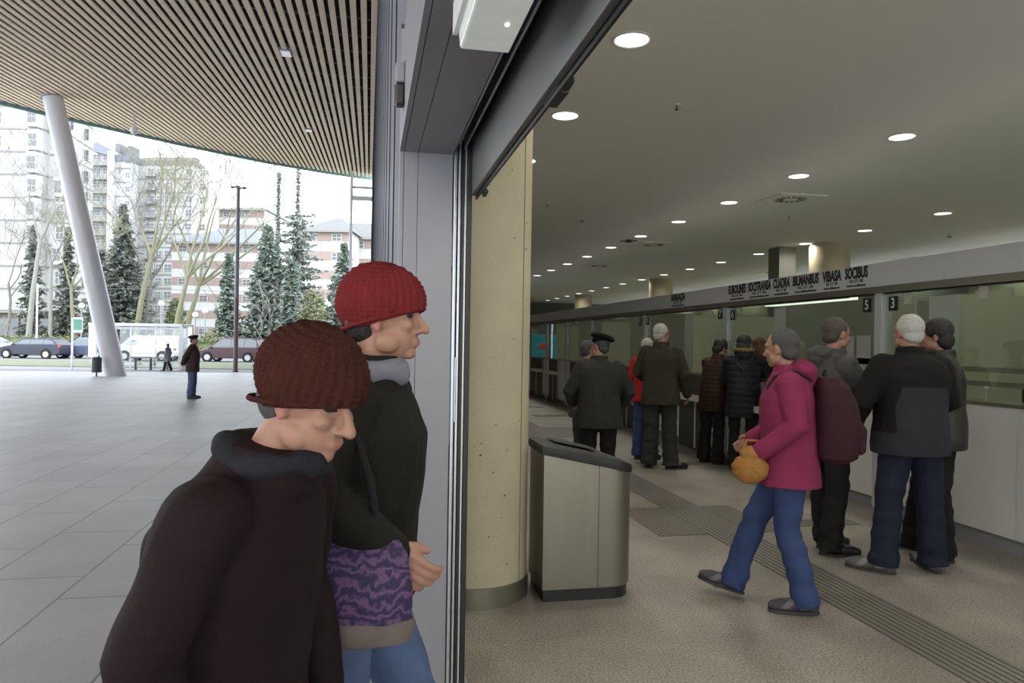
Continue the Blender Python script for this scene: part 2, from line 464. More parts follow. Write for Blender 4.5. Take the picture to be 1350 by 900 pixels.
MB().box(-0.020, 0.014, -0.026, 0.026, -0.080, 0.002).build('lens', M['blackp'], e, bevel=0.008)
MB().box(0.012, 0.018, -0.03, 0.03, -0.085, 0.087).build('back_plate', M['black'], e, bevel=0.002)

# emergency luminaire under the soffit
M['diffuser'] = mat('milky_diffuser', (0.62, 0.63, 0.60), 0.25, emis=(0.9, 1, 0.95), estr=0.22)
el = empty('emergency_light', (0.25, 1.72, 2.33), 0, 'milky translucent emergency light box hanging from the door soffit', 'light')
b = MB(); b.loft([[(-0.055, -0.42, 0), (0.065, -0.42, 0), (0.075, -0.42, -0.11), (-0.045, -0.42, -0.11)], [(-0.055, 0.0, 0), (0.065, 0.0, 0), (0.075, 0.0, -0.11), (-0.045, 0.0, -0.11)]])
b.build('diffuser', M['diffuser'], el, bevel=0.006)
MB().box(-0.062, -0.05, -0.43, 0.008, -0.075, 0.004).build('side_rail', M['white'], el, bevel=0.002)
M['led'] = mat('led_glow', (0.9, 1, 0.95), 0.4, emis=(0.85, 1, 0.93), estr=2.0)
MB().ell((0.04, -0.16, -0.112), (0.005, 0.008, 0.003)).build('led', M['led'], el, smooth=60)

# ------------------------------------------------------------------ ticket counter wall
XW = hit_z(1350, 737, 0).x
posts_px = [1159, 957, 849.5, 779.5, 747, 720.5]
PY = [hit_x(p, 445, XW).y for p in posts_px]
step = PY[1] - PY[0]
PY = [PY[0] - 3 * step, PY[0] - 2 * step, PY[0] - step] + PY
while PY[-1] < 33: PY.append(PY[-1] + 2.3)
Y0, Y1 = PY[0], PY[-1]
sbox('trim_9', M['header'], XW - 0.02, XW + 0.14, Y0, Y1, 2.10, 2.32)
sbox('trim_10', M['steel_edge'], XW - 0.032, XW + 0.10, Y0, Y1, 2.035, 2.098)
sbox('trim_11', M['black'], XW - 0.010, XW + 0.06, Y0, Y1, 2.025, 2.034)
sbox('baseboard_counter', M['portal'], XW + 0.03, XW + 0.05, Y0, Y1, 0.0, 0.12)
sbox('trim_12', M['steel_edge'], XW - 0.012, XW + 0.30, Y0, Y1, 1.09, 1.115)
n_g = 0
niches = {3: (1010, 1078), 4: (897, 942), 5: (818, 838), 6: (752, 765), 7: (724, 735.5), 8: (700, 716)}
for i in range(len(PY) - 1):
    a, b = PY[i], PY[i + 1]
    pm = MB().box(XW - 0.018, XW + 0.10, a - 0.05, a + 0.05, 0.02, 2.098)
    pm.build('trim_post', M['post'], kind='structure', bevel=0.006)
    md = 2 if i < 5 else 1
    for k in range(md):
        u0 = a + 0.06 + (b - a - 0.12) * k / md; u1 = a + 0.06 + (b - a - 0.12) * (k + 1) / md
        MB().box(XW, XW + 0.03, u0 + 0.003, u1 - 0.003, 0.115, 1.09).build('wall_counter_panel', M['steel_light'], kind='structure', bevel=0.003)
    n_g += 1
    MB().box(XW + 0.02, XW + 0.028, a + 0.055, b - 0.055, 1.115, 2.03).build('window_%d' % n_g, M['glass'], kind='structure')
    if i in niches:
        q0 = hit_x(niches[i][1], 500, XW).y; q1 = hit_x(niches[i][0], 500, XW).y
        e = empty('counter_shelf', (XW - 0.004, (q0 + q1) / 2, 0), 0,
                  ['', '', '', 'service niche under the big five name band, dark panel and steel ledge behind the backpack',
                   'dark service niche with steel ledge beside the olive coated man', 'dark service niche with ledge glimpsed between the beret man and the olive coat',
                   'dark service niche just behind the beret man', 'narrow dark service niche far down the counter, left of the beret man',
                   'dark service niche furthest down the counter, next to the concrete column'][i], 'counter')
        hw = (q1 - q0) / 2
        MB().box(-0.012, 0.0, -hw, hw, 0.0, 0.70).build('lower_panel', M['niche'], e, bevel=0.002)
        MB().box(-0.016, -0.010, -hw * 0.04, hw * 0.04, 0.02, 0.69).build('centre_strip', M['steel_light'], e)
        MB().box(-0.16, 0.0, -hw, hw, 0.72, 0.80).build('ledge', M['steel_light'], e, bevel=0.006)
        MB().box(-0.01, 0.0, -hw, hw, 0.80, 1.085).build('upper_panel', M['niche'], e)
        MB().box(-0.015, -0.008, -hw, -hw + 0.03, 0.0, 1.085).build('edge_strip', M['steel_light'], e)

# office interiors behind the glass
XB = 11.3
for i in range(len(PY) - 1):
    a, b = PY[i], PY[i + 1]
    cc = ['olive', 'olive', 'olive', 'office_pale', 'olive', 'office_grey', 'office_grey', 'office_pale'][i % 8]
    sbox('wall_office', M[cc], XB, XB + 0.1, a, a + (b - a) * 0.55, 0, 3.25)
    c2 = ['olive', 'olive', 'office_grey', 'office_grey', 'office_pale', 'office_grey', 'olive'][i % 7]
    sbox('wall_office', M[c2], XB - 0.02, XB + 0.1, a + (b - a) * 0.55, b, 0, 3.25)
    if i >= 2: sbox('wall_office_divider', M['office_pale' if i % 2 else 'office_grey'], XW + 0.9, XB, a - 0.03, a + 0.03, 0, 2.05 if i % 2 else 2.2)
for i in (1, 2, 3, 4, 5):
    a, b = PY[i], PY[i + 1]; mY = (a + b) / 2
    e = empty('office_desk', (XW + 0.75, mY, 0), 0, ['', 'pale desk behind the nearest counter glass', 'pale desk behind the glass beside the two men in dark jackets', 'pale desk behind the glass under the long row of names', 'pale desk behind the glass beside the puffy coats', 'pale desk behind the glass near the olive coat'][i], 'desk')
    MB().box(-0.35, 0.35, -1.1, 1.1, 0.74, 0.77).build('worktop', M['office_pale'], e, bevel=0.004)
    for s in (-1, 1): MB().box(-0.33, 0.33, s * 1.05 - 0.015, s * 1.05 + 0.015, 0, 0.74).build('side_panel', M['office_grey'], e)
    sc_ = empty('computer_monitor', (XW + 0.75, mY + 0.35, 0.77), 0.25, ['', 'black monitor back behind the nearest glass', 'black monitor back seen past the man in the leather jacket', 'black monitor back behind the poster window', 'black monitor back behind the puffy coats', 'black monitor back by the olive coat'][i], 'monitor')
    MB().box(-0.02, 0.02, -0.26, 0.26, 0.12, 0.44).build('screen', M['blackp'], sc_, bevel=0.008)
    MB().box(-0.015, 0.015, -0.03, 0.03, 0.01, 0.2).build('stand', M['blackp'], sc_)
    MB().cyl((0, 0), 0.1, 0, 0.012).build('foot', M['blackp'], sc_)
for i, fr_ in ((3, (.12, .45, .8)), (4, (.2, .6)), (5, (.3, .75)), (2, (.35,))):
    a, b_ = PY[i], PY[i + 1]
    for k, f_ in enumerate(fr_):
        y_ = a + (b_ - a) * f_
        MB().box(XW + 1.6 + .3 * k, XW + 1.64 + .3 * k, y_ - .22, y_ + .22, 0, 2.15).build('wall_office_panel', M['office_pale' if k % 2 == 0 else 'post'], kind='structure')
# frosted bands on the nearest panes
for i in (1, 2):
    a, b = PY[i], PY[i + 1]
    for z0, z1 in ((1.235, 1.275), (1.345, 1.385)):
        MB().box(XW + 0.030, XW + 0.032, a + 0.06, b - 0.06, z0, z1).build('trim_frost', M['frost'], kind='structure')
# microphone
p = hit_x(1300, 512, XW + 0.2)
e = empty('counter_microphone', (XW + 0.2, p.y, 1.115), 0, 'thin counter microphone stem behind the nearest glass', 'microphone')
MB().cyl((0, 0), 0.006, 0, 0.09, 10).build('stem', M['steel_light'], e, smooth=40)
MB().ell((0, 0, 0.10), (0.018, 0.018, 0.018)).build('head', M['white'], e, smooth=60)

# glowing strips added behind the glass in place of window reflections
for (i, z, lab) in ((4, 2.07, 'white glowing strip standing in for a reflection in the glass left of the long row of names'), (3, 2.02, 'white glowing strip standing in for a reflection in the five names pane')):
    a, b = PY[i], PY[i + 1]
    e = empty('reflection_strip', (XW + 0.22, (a + b) / 2, z + 0.35), 0, lab, 'light')
    MB().box(-0.06, 0.06, -0.8, 0.8, -0.35, -0.31).build('diffuser', mat('reflection_glow', (0.8, 0.85, 0.8), 0.4, emis=(0.95, 1, 0.92), estr=1.6), e)
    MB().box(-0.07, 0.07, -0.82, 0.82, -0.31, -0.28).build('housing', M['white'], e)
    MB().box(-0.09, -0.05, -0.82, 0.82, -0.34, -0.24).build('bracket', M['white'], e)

# number plates and company names -----------------------------------------------------------
def text_mesh(s, size, m, parent, loc, bold=0.0, sx=1.0, name='lettering', ext=0.001):
    cu = bpy.data.curves.new('t', 'FONT'); cu.body = s; cu.size = size; cu.align_x = 'CENTER'; cu.align_y = 'CENTER'
    cu.offset = bold; cu.extrude = ext; cu.resolution_u = 3
    o = bpy.data.objects.new('t', cu); COL.objects.link(o)
    dg = bpy.context.evaluated_depsgraph_get()
    me = bpy.data.meshes.new_from_object(o.evaluated_get(dg), depsgraph=dg)
    bpy.data.objects.remove(o); bpy.data.curves.remove(cu)
    # reading direction runs from far to near along the wall, facing the hall
    mt = Matrix(((0, 0, -1, 0), (-1, 0, 0, 0), (0, 1, 0, 0), (0, 0, 0, 1))) @ Matrix.Scale(sx, 4, (1, 0, 0))
    me.transform(mt)
    me.materials.clear(); me.materials.append(m)
    o = bpy.data.objects.new(name, me); COL.objects.link(o); o.location = loc
    if parent: o.parent = parent
    return o
GR = 'company names on the header band'
names = [('ARRIAGA', 886, 905, 'www.autobusesarriaga.com', 'black name lettering standing alone on the band above the olive coated man'),
         ('EUROLINES', 962, 985, 'www.eurolines.es', 'first black name of the long row, furthest from the near post'),
         ('SOCITRANSA', 988, 1018, 'www.socitransa.com', 'second black name of the long row on the band'),
         ('CUADRA', 1021, 1043, 'www.autocarescuadra.com', 'third black name of the long row, a short one'),
         ('BILMANBUS', 1047, 1081, 'www.bilmanbus.es', 'fourth black name of the long row, above the magenta coat'),
         ('VIBASA', 1086, 1111, 'www.vibasa.es', 'fifth black name of the long row, above the grey jacket man'),
         ('SOCIBUS', 1116, 1146, 'www.socibus.es', 'black name closest to the near post, largest in the photo')]
for s, x0, x1, url, lab in names:
    ya = hit_x(x0, 400, XW).y; yb = hit_x(x1, 400, XW).y
    wd = ya - yb; mid = (ya + yb) / 2
    e = empty('company_sign', (XW - 0.0215, mid, 2.21), 0, lab, 'sign', GR)
    o = text_mesh(s, 0.150, M['ink'], e, (0, 0, 0.040), bold=0.0065, name='name_lettering')
    co = get_co(o.data); cw_ = co[:, 1].max() - co[:, 1].min(); co[:, 1] *= wd / cw_; set_co(o.data, co)
    o = text_mesh('945 277 100', 0.045, M['ink'], e, (0, 0, -0.038), bold=0.0006, name='phone_lettering')
    co = get_co(o.data); cw_ = co[:, 1].max() - co[:, 1].min(); co[:, 1] *= wd * 0.6 / cw_; set_co(o.data, co)
    o = text_mesh(url, 0.038, M['ink'], e, (0, 0, -0.078), bold=0.0012, name='web_lettering')
    co = get_co(o.data); cw_ = co[:, 1].max() - co[:, 1].min(); co[:, 1] *= wd * 0.85 / cw_; set_co(o.data, co)
for s, px, py, lab in (('5', 1143, 402.5, 'small black plate with white 5 left of the near post'), ('3', 1177.5, 400, 'small black plate with white 3 right of the near post'),
                       ('6', 966, 415, 'small black number plate right of the second post, under the long row'), ('7', 949.5, 414, 'small black number plate left of the second post'),
                       ('8', 853.5, 423, 'small black number plate right of the third post'), ('9', 844, 424, 'small black number plate left of the third post, above the beret man')):
    p = hit_x(px, py, XW + 0.01)
    e = empty('number_plate', (XW + 0.012, p.y, p.z), 0, lab, 'sign', 'counter number plates')
    MB().box(-0.004, 0.004, -0.058, 0.058, -0.066, 0.066).build('plate', M['black'], e, bevel=0.002)
    text_mesh(s, 0.13, M['white'], e, (-0.006, 0, 0.0), bold=0.001, sx=0.9, name='numeral')
# papers on the glass: timetable sheets
def papers(px0, px1, py0, py1, nx, ny, lab, grp):
    for i in range(nx):
        for j in range(ny):
            p = hit_x(px0 + (px1 - px0) * (i + 0.5) / nx, py0 + (py1 - py0) * (j + 0.5) / ny, XW + 0.012)
            o = MB().box(-0.001, 0.001, -0.10, 0.10, -0.14, 0.14).build('timetable_sheet', M['timetable'], None, label=lab, cat='notice', group=grp)
            o.location = (XW + 0.014, p.y, p.z)
M['timetable'] = mat('printed_timetable', (0.34, 0.35, 0.33), 0.7, var=0.35, scale=60, stretch=(1, 0.6, 3))
papers(1106, 1149, 446, 506, 2, 2, 'printed timetable sheet taped to the glass between the grey jacket man and the post', 'timetable sheets on the glass')
for px, lab in ((1296, 'small pale square tag at the top of the nearest pane'), (1196, 'small pale square tag on the glass beside plate 3'), (977, 'small pale tag on the glass beside the second post')):
    p = hit_x(px, 385 if px > 1200 else (393 if px > 1000 else 408), XW + 0.012)
    o = MB().box(-0.002, 0.002, -0.045, 0.045, -0.05, 0.05).build('glass_tag', M['frost'], None, label=lab, cat='tag', bevel=0.002); o.location = (XW + 0.014, p.y, p.z)

# concrete columns -------------------------------------------------------------------------
def column(name, x, y, r, zt, lab, collar=True, pits=False):
    e = empty(name, (x, y, 0), 0, lab, 'column')
    b = MB(); b.lathe((0, 0, 0), [(r, 0.0), (r, zt)], 64); b.build('shaft', M['concrete'], e, smooth=40)
    if collar:
        c = MB(); c.lathe((0, 0, 0), [(r + 0.012, 0.0), (r + 0.012, 0.115), (r + 0.003, 0.117)], 64); c.build('collar', M['steel'], e, smooth=40)
    if pits:
        rnd = random.Random(5); pb = MB()
        for k in range(85):
            a = R(rnd.uniform(180, 330)); z = rnd.uniform(0.15, 3.2); s = rnd.uniform(0.002, 0.0055)
            if rnd.random() < 0.2: s *= 1.5
            pb.ell((math.cos(a) * r, math.sin(a) * r, z), (s, s, s * rnd.uniform(0.7, 1.5)), n=6)
        for z in (1.22, 2.44): pass
        a = R(318); pb.box(math.cos(a) * (r + 0.0005) - 0.002, math.cos(a) * (r + 0.0005) + 0.002, math.sin(a) * (r + 0.0005) - 0.002, math.sin(a) * (r + 0.0005) + 0.002, 0.12, H)
        pb.build('air_holes', M['pit'], e)
    return e
CX, CY = cw(-0.225, 4.42)
column('concrete_column', CX, CY, 0.333, H, 'thick round concrete column standing beside the open door', pits=True)
cc = hit_z(1100, 323, H); column('concrete_column', 8.75, 12.5, 0.37, H, 'round concrete column rising behind the ticket band above the row of names')
column('concrete_column', 8.75, 20.7, 0.35, H, 'round concrete column behind the band left of the row of names')
column('concrete_column', 8.75, 28.8, 0.35, H, 'small distant round column in front of the dark far wall')
# unseen lamps added behind the header to brighten the dark offices
ol = bpy.data.lights.new('office_fill_lamp', 'AREA'); ol.shape = 'RECTANGLE'; ol.size = 1.4; ol.size_y = 0.08; ol.energy = 16; ol.color = (0.97, 1.0, 0.88)
M['fill_glow'] = mat('office_fill_glow', (0.8, 0.8, 0.75), 0.4, emis=(0.97, 1, 0.9), estr=1.2)
for i in range(1, len(PY) - 1):
    a, b_ = PY[i], PY[i + 1]
    e = empty('office_fill_lamp', (XB - 0.09, (a + b_) / 2, 3.12), 0, 'added fill lamp hidden behind the header band to brighten the offices', 'light', 'added office fill lamps')
    MB().box(-0.05, 0.05, -0.72, 0.72, 0, 0.05).build('housing', M['white'], e); MB().box(-0.04, 0.04, -0.70, 0.70, -0.01, 0).build('tube', M['fill_glow'], e)
    MB().box(0.03, 0.08, -0.72, 0.72, -0.01, 0.06).build('bracket', M['white'], e)
    l = bpy.data.objects.new('office_fill_light', ol); COL.objects.link(l); l.parent = e; l.location = (0, 0, -0.03); l.rotation_euler = (0, 0, R(90))
sbox('wall_shaft', M['office_grey'], 8.05, 8.42, 13.1, 13.5, 0, H)

# ceiling lamps ----------------------------------------------------------------------------
def make_downlight():
    e = empty('downlight', (0, 0, H), 0, 'x', 'light', 'recessed ceiling downlights')
    MB().lathe((0, 0, 0), [(0.128, 0.0), (0.130, -0.006), (0.118, -0.010), (0.112, -0.004), (0.112, 0.0)], 32).build('trim_ring', M['white'], e, smooth=40)
    MB().lathe((0, 0, 0), [(0.108, -0.001), (0.108, -0.005), (0.09, -0.008)], 32).build('lens', M['lamp'], e, smooth=40)
    g = MB()
    g.tube([(0.062 * math.cos(2 * math.pi * k / 24), 0.062 * math.sin(2 * math.pi * k / 24), -0.010) for k in range(26)], 0.003, 6); g.build('inner_ring', M['white'], e, smooth=40)
    return e
proto = make_downlight()
la = bpy.data.lights.new('downlight_lamp', 'AREA'); la.shape = 'DISK'; la.size = 0.19; la.energy = LAMP_W; la.color = (1.0, 0.95, 0.85); la.spread = R(165)
rows = {}
pA = [hit_z(833, 52, H), hit_z(745, 152, H)]
pB = [hit_z(1189, 180, H), hit_z(806, 326, H)]
pC = [hit_z(1243, 281, H), hit_z(876, 362, H)]
stB = (pB[1].y - pB[0].y) / 5; stC = (pC[1].y - pC[0].y) / 6
spots = []
for k in range(-3, 17): spots.append(('A', pA[0].x, pA[0].y + k * (pA[1].y - pA[0].y)))
for k in range(-4, 16): spots.append(('B', pB[0].x, pB[0].y + k * stB))
for k in range(-5, 17): spots.append(('C', pC[0].x, pC[0].y + k * stC))
first = True
nm = {'A': 'round recessed downlight of the ceiling row along the door side', 'B': 'round recessed downlight of the middle ceiling row', 'C': 'round recessed downlight of the ceiling row over the offices'}
for r_, x, y in spots:
    if y > 34 or y < -3.5: continue
    if r_ == 'A' and 10 < y: continue
    o = proto if first else copy_tree(proto); first = False
    o.location = (x, y, H); o['label'] = nm[r_]
    if r_ == 'A': o['label'] = 'large round downlight nearest the door header' if abs(y - pA[0].y) < 0.3 else ('round downlight just past the column top, second from the door header' if abs(y - pA[1].y) < 0.3 else nm[r_])
    o['group'] = 'recessed downlights, row ' + {'A': 'by the door', 'B': 'in the middle', 'C': 'over the offices'}[r_]
    l = bpy.data.objects.new('downlight_lamp', la); COL.objects.link(l); l.parent = o; l.location = (0, 0, -0.03)

# ceiling fittings
def diffuser(px, py, s, lab):
    p = hit_z(px, py, H)
    e = empty('air_diffuser', (p.x, p.y, H), 0, lab, 'vent')
    MB().box(-s, s, -s, s, -0.012, 0.0).build('plate', M['ceil'], e, bevel=0.004)
    for k in range(16):
        a = 2 * math.pi * k / 16
        m4 = Matrix.Rotation(a, 4, 'Z')
        b = MB(); b.box(s * 0.30, s * 0.62, -0.012, 0.012, -0.015, -0.011, mtx=m4 @ Matrix.Rotation(0.5, 4, 'Z')); b.build('slot', M['black'], e)
diffuser(1042, 262, 0.34, 'square ceiling air diffuser with a ring of dark slots, the nearest one')
diffuser(862, 322, 0.34, 'square ceiling air diffuser beyond the black ceiling antenna')
diffuser(790, 350, 0.34, 'faint square air diffuser in the left part of the ceiling')
diffuser(1210, 341, 0.34, 'square air diffuser over the offices at the right')
diffuser(1020, 359, 0.34, 'square air diffuser over the offices left of the big rear column')
def detector(px, py, lab):
    p = hit_z(px, py, H)
    e = empty('smoke_detector', (p.x, p.y, H), 0, lab, 'detector')
    MB().lathe((0, 0, 0), [(0.055, 0), (0.055, -0.015), (0.04, -0.02)], 20).build('base', M['whitep'], e, smooth=40)
    MB().lathe((0, 0, 0), [(0.03, -0.02), (0.035, -0.035), (0.02, -0.045)], 20).build('sensing_head', M['portal'], e, smooth=40)
detector(767, 289, 'white smoke detector on the ceiling near the column'); detector(1252, 310, 'white smoke detector on the ceiling above the ticket band at the right')
def sprinkler(px, py, lab):
    p = hit_z(px, py, H)
    e = empty('sprinkler', (p.x, p.y, H), 0, lab, 'sprinkler')
    MB().lathe((0, 0, 0), [(0.035, 0), (0.033, -0.006), (0.012, -0.008)], 16).build('escutcheon', M['ceil'], e, smooth=40)
    MB().lathe((0, 0, 0), [(0.006, -0.006), (0.006, -0.04), (0.016, -0.042), (0.016, -0.045)], 12).build('nozzle', M['blackp'], e, smooth=40)
sprinkler(892, 138, 'sprinkler head between the two nearest downlights'); sprinkler(1040, 284, 'sprinkler head beyond the nearest air diffuser'); sprinkler(884, 329, 'sprinkler head by the second air diffuser'); sprinkler(722, 268, 'sprinkler head close to the column top')
p = hit_z(829, 316, H)
e = empty('ceiling_antenna', (p.x, p.y, H), R(20), 'black four armed antenna under the ceiling', 'antenna')
MB().lathe((0, 0, 0), [(0.05, 0), (0.05, -0.05), (0.03, -0.055)], 16).build('hub', M['blackp'], e, smooth=40)
for k in range(4):
    a = k * math.pi / 2 + 0.6
    MB().tube([(0.03 * math.cos(a), 0.03 * math.sin(a), -0.03), (0.17 * math.cos(a), 0.17 * math.sin(a), -0.02)], [0.014, 0.008], 8).build('arm', M['blackp'], e, smooth=40)

# tactile paving ---------------------------------------------------------------------------
bl = hit_z(1277, 900, 0).x; br = hit_z(1350, 882, 0).x
def tactile(x0, x1, y0, y1, lab, n, along='y'):
    e = empty('tactile_strip', ((x0 + x1) / 2, (y0 + y1) / 2, 0), 0, lab, 'floor marking')
    hx, hy = (x1 - x0) / 2, (y1 - y0) / 2
    MB().box(-hx, hx, -hy, hy, -0.01, 0.0015).build('base_plate', M['groove'], e)
    b = MB()
    for k in range(n):
        if along == 'y':
            q = (2 * hx) / n; a = -hx + q * k; b.box(a + q * 0.17, a + q * 0.83, -hy, hy, 0.0, 0.005)
        else:
            q = (2 * hy) / n; a = -hy + q * k; b.box(-hx, hx, a + q * 0.2, a + q * 0.80, 0.0, 0.005)
    b.build('ridges', M['ridge'], e)
tactile(bl, br, -2, 28, 'long ribbed guiding strip running along the hall floor to the far end', 9)
q = hit_z(870, 707, 0); q2 = hit_z(830, 670, 0); q3 = hit_z(980, 671, 0); q4 = hit_z(1043, 709, 0)
tactile(q.x, bl - 0.003, q.y, q2.y, 'ribbed square on the door side of the guiding strip crossing, right of the bin', 13)
tactile(br + 0.003, (q3.x + q4.x) / 2, q.y, q2.y, 'ribbed square on the counter side of the crossing, behind the magenta coat', 9)
q = hit_z(757, 576, 0); q2 = hit_z(700, 563, 0)
tactile(bl - 0.7, bl - 0.003, q.y, q2.y, 'ribbed square at the distant crossing behind the bin, door side', 13)
tactile(br + 0.003, q.x + 0.35, q.y, q2.y, 'ribbed square at the distant crossing behind the bin, counter side', 9)
for (px, py, py0, lab) in ((1134, 691, 682, 'dark ribbed arm ending near the near ticket window, behind the grey jacket man'), (925, 613, 608, 'dark ribbed arm on the floor right of the olive coated man'), (751, 549, 546.5, 'thin dark ribbed arm on the floor left of the beret man'), (718, 537, 535.5, 'thin dark ribbed arm on the floor furthest away by the column')):
    q = hit_z(px, py, 0); q2 = hit_z(px, py0, 0)
    tactile(br + 0.3, q.x, q.y, q.y + max(0.15, (q2.y - q.y) * 1.0), lab, 5, 'x')

# litter bin ------------------------------------------------------------------------------
cxm, cym = cw(0.198, 4.21)
bn = empty('litter_bin', (cxm, cym, 0), 0, 'big brushed steel litter bin with black sloping lid beside the concrete column', 'bin')
def dplan(w_, d_, c, off=0.0, n=16):
    pts = [(-off, -off), (c, -off)]
    for k in range(1, n):
        a = -math.pi / 2 + math.pi * k / n
        pts.append((c + (w_ - c + off) * math.cos(a) ** 0.9 if math.cos(a) > 0 else c, d_ / 2 + (d_ / 2 + off) * math.sin(a)))
    pts += [(c, d_ + off), (-off, d_ + off)]
    return pts
BW, BD = 0.585, 0.36
def zlid(x): return 0.905 - 0.10 * (x / BW) - 0.03 * (x / BW) ** 2
P = dplan(BW, BD, 0.43)
b = MB(); b.loft([[(x, y, 0.07) for x, y in P], [(x, y, zlid(x) - 0.03) for x, y in P]]); b.build('body', M['steel'], bn, smooth=35, bevel=0.004)
P2 = dplan(BW, BD, 0.43, -0.012)
b = MB(); b.loft([[(x, y, 0.0) for x, y in P2], [(x, y, 0.075) for x, y in P2]]); b.build('plinth', M['blackp'], bn, smooth=35)
b = MB(); b.box(0.338, 0.341, -0.0015, 0.004, 0.075, 0.80); b.build('door_gap', M['black'], bn)
P3 = dplan(BW, BD, 0.43, 0.012)
def lid_ring(P, dz, s=1.0, top=False):
    cx_, cy_ = BW / 2, BD / 2
    return [(cx_ + (x - cx_) * s, cy_ + (y - cy_) * s, zlid(x) + dz + (0.018 * math.sin(max(0, min(1, (x + 0.02) / (BW + .04))) * math.pi) if top else 0)) for x, y in P]
b = MB(); b.loft([lid_ring(P3, -0.040, 0.985), lid_ring(P3, -0.022), lid_ring(P3, -0.004), lid_ring(P3, 0.008, 0.975, True), lid_ring(P3, 0.018, 0.80, True)])
M['lid'] = mat('dark_grey_lid', (0.020, 0.020, 0.019), 0.55)
b.build('lid', M['lid'], bn, smooth=35)
b = MB(); b.loft([[(x, y, zlid(x) + 0.037) for x, y in ((0.09, 0.10), (0.34, 0.10), (0.37, 0.2), (0.34, 0.3), (0.09, 0.3))], [(x, y, zlid(x) + 0.041) for x, y in ((0.09, 0.10), (0.34, 0.10), (0.37, 0.2), (0.34, 0.3), (0.09, 0.3))]])
b.build('slot', M['black'], bn, bevel=0.002)
MB().ell((0.055, 0.12, 0.918), (0.012, 0.008, 0.006)).build('lock', M['steel_light'], bn, smooth=60)

# far end: vending machine and shelves -----------------------------------------------------
vx, vy = cw(0.98, 22.5)
M['turq'] = mat('turquoise_print', (0.04, 0.30, 0.38), 0.35, var=0.5, scale=3, emis=(0.05, 0.4, 0.5), estr=0.25)
vm = empty('vending_machine', (vx, vy, 0), R(-8), 'turquoise vending machine with a red oval badge far down the hall', 'vending machine')
MB().box(-0.42, 0.42, -0.0, 0.8, 0.12, 1.78).build('cabinet', M['turq'], vm, bevel=0.02)
MB().box(-0.40, 0.40, 0.02, 0.78, 0, 0.12).build('plinth', M['blackp'], vm)
M['red'] = mat('red_badge', (0.6, 0.08, 0.05), 0.4, emis=(0.6, 0.08, 0.05), estr=0.3)
bb = MB(); bb.lathe((0, 0, 0), [(0.24, 0), (0.24, 0.012)], 32, 0); bb.xf(Matrix.Translation((0.05, -0.002, 1.40)) @ Matrix.Rotation(R(90), 4, 'X') @ Matrix.Diagonal((1, 0.45, 1, 1))); bb.build('badge_rim', M['white'], vm)
bb = MB(); bb.lathe((0, 0, 0), [(0.20, 0), (0.20, 0.02)], 32, 0); bb.xf(Matrix.Translation((0.05, -0.002, 1.40)) @ Matrix.Rotation(R(90), 4, 'X') @ Matrix.Diagonal((1, 0.36, 1, 1))); bb.build('badge', M['red'], vm)
MB().box(-0.3, 0.3, -0.01, 0.0, 0.45, 0.85).build('hatch', M['blackp'], vm)
for (px, py, lab) in ((735, 465, 'lit display cabinet far down the hall behind the glass, further one'), (757, 464, 'lit display cabinet behind the glass right beside the beret man')):
    p = hit_x(px, py, 6.6)
    e = empty('display_cabinet', (p.x, p.y, 0), 0, lab, 'cabinet')
    MB().box(-0.45, 0.45, 0, 0.3, 0, 1.78).build('case', M['office_grey'], e)
    MB().box(-0.42, 0.42, -0.02, 0.0, 1.66, 1.74).build('light_strip', mat('cabinet_glow', (0.8, 0.8, 0.6), 0.4, emis=(1, 0.95, 0.7), estr=1.5), e)
    for z in (0.5, 0.85, 1.2, 1.5):
        MB().box(-0.43, 0.43, -0.12, 0.0, z, z + 0.02).build('shelf', M['steel_light'], e)

# ================================================================== PEOPLE
def heading(phi):                # phi: 0 faces away from the camera, 90 faces right in the photo
    return -(YAW + R(phi))
LEATHER = mat('black_shoe_leather', (0.018, 0.016, 0.016), 0.35)
SOLE = mat('shoe_sole', (0.05, 0.05, 0.05), 0.7)
HAIRS = {
 'grey': mat('grey_hair', (0.065, 0.065, 0.068), 0.7, var=0.5, scale=60, bump=0.6, bscale=120),
 'white': mat('white_hair', (0.50, 0.49, 0.46), 0.8, var=0.25, scale=60, bump=0.5, bscale=120),
 'dark': mat('dark_hair', (0.018, 0.015, 0.014), 0.55, var=0.5, scale=60, bump=0.6, bscale=120),
 'brown': mat('greying_brown_hair', (0.075, 0.062, 0.052), 0.65, var=0.5, scale=60, bump=0.6, bscale=120),
 'red': mat('auburn_hair', (0.12, 0.035, 0.02), 0.6, var=0.5, scale=40, bump=0.6, bscale=100)}
JEANS = cloth((0.085, 0.125, 0.235), 0.85, 0.25, 14, name='blue_denim')
JEANS_B = cloth((0.042, 0.066, 0.165), 0.85, 0.25, 10, name='bright_blue_denim')
BLACKT = cloth((0.016, 0.016, 0.017), 0.85, name='black_trouser_cloth')
NAVYT = cloth((0.018, 0.022, 0.042), 0.8, name='navy_trouser_cloth')
GREYT = cloth((0.035, 0.038, 0.035), 0.85, name='grey_trouser_cloth')

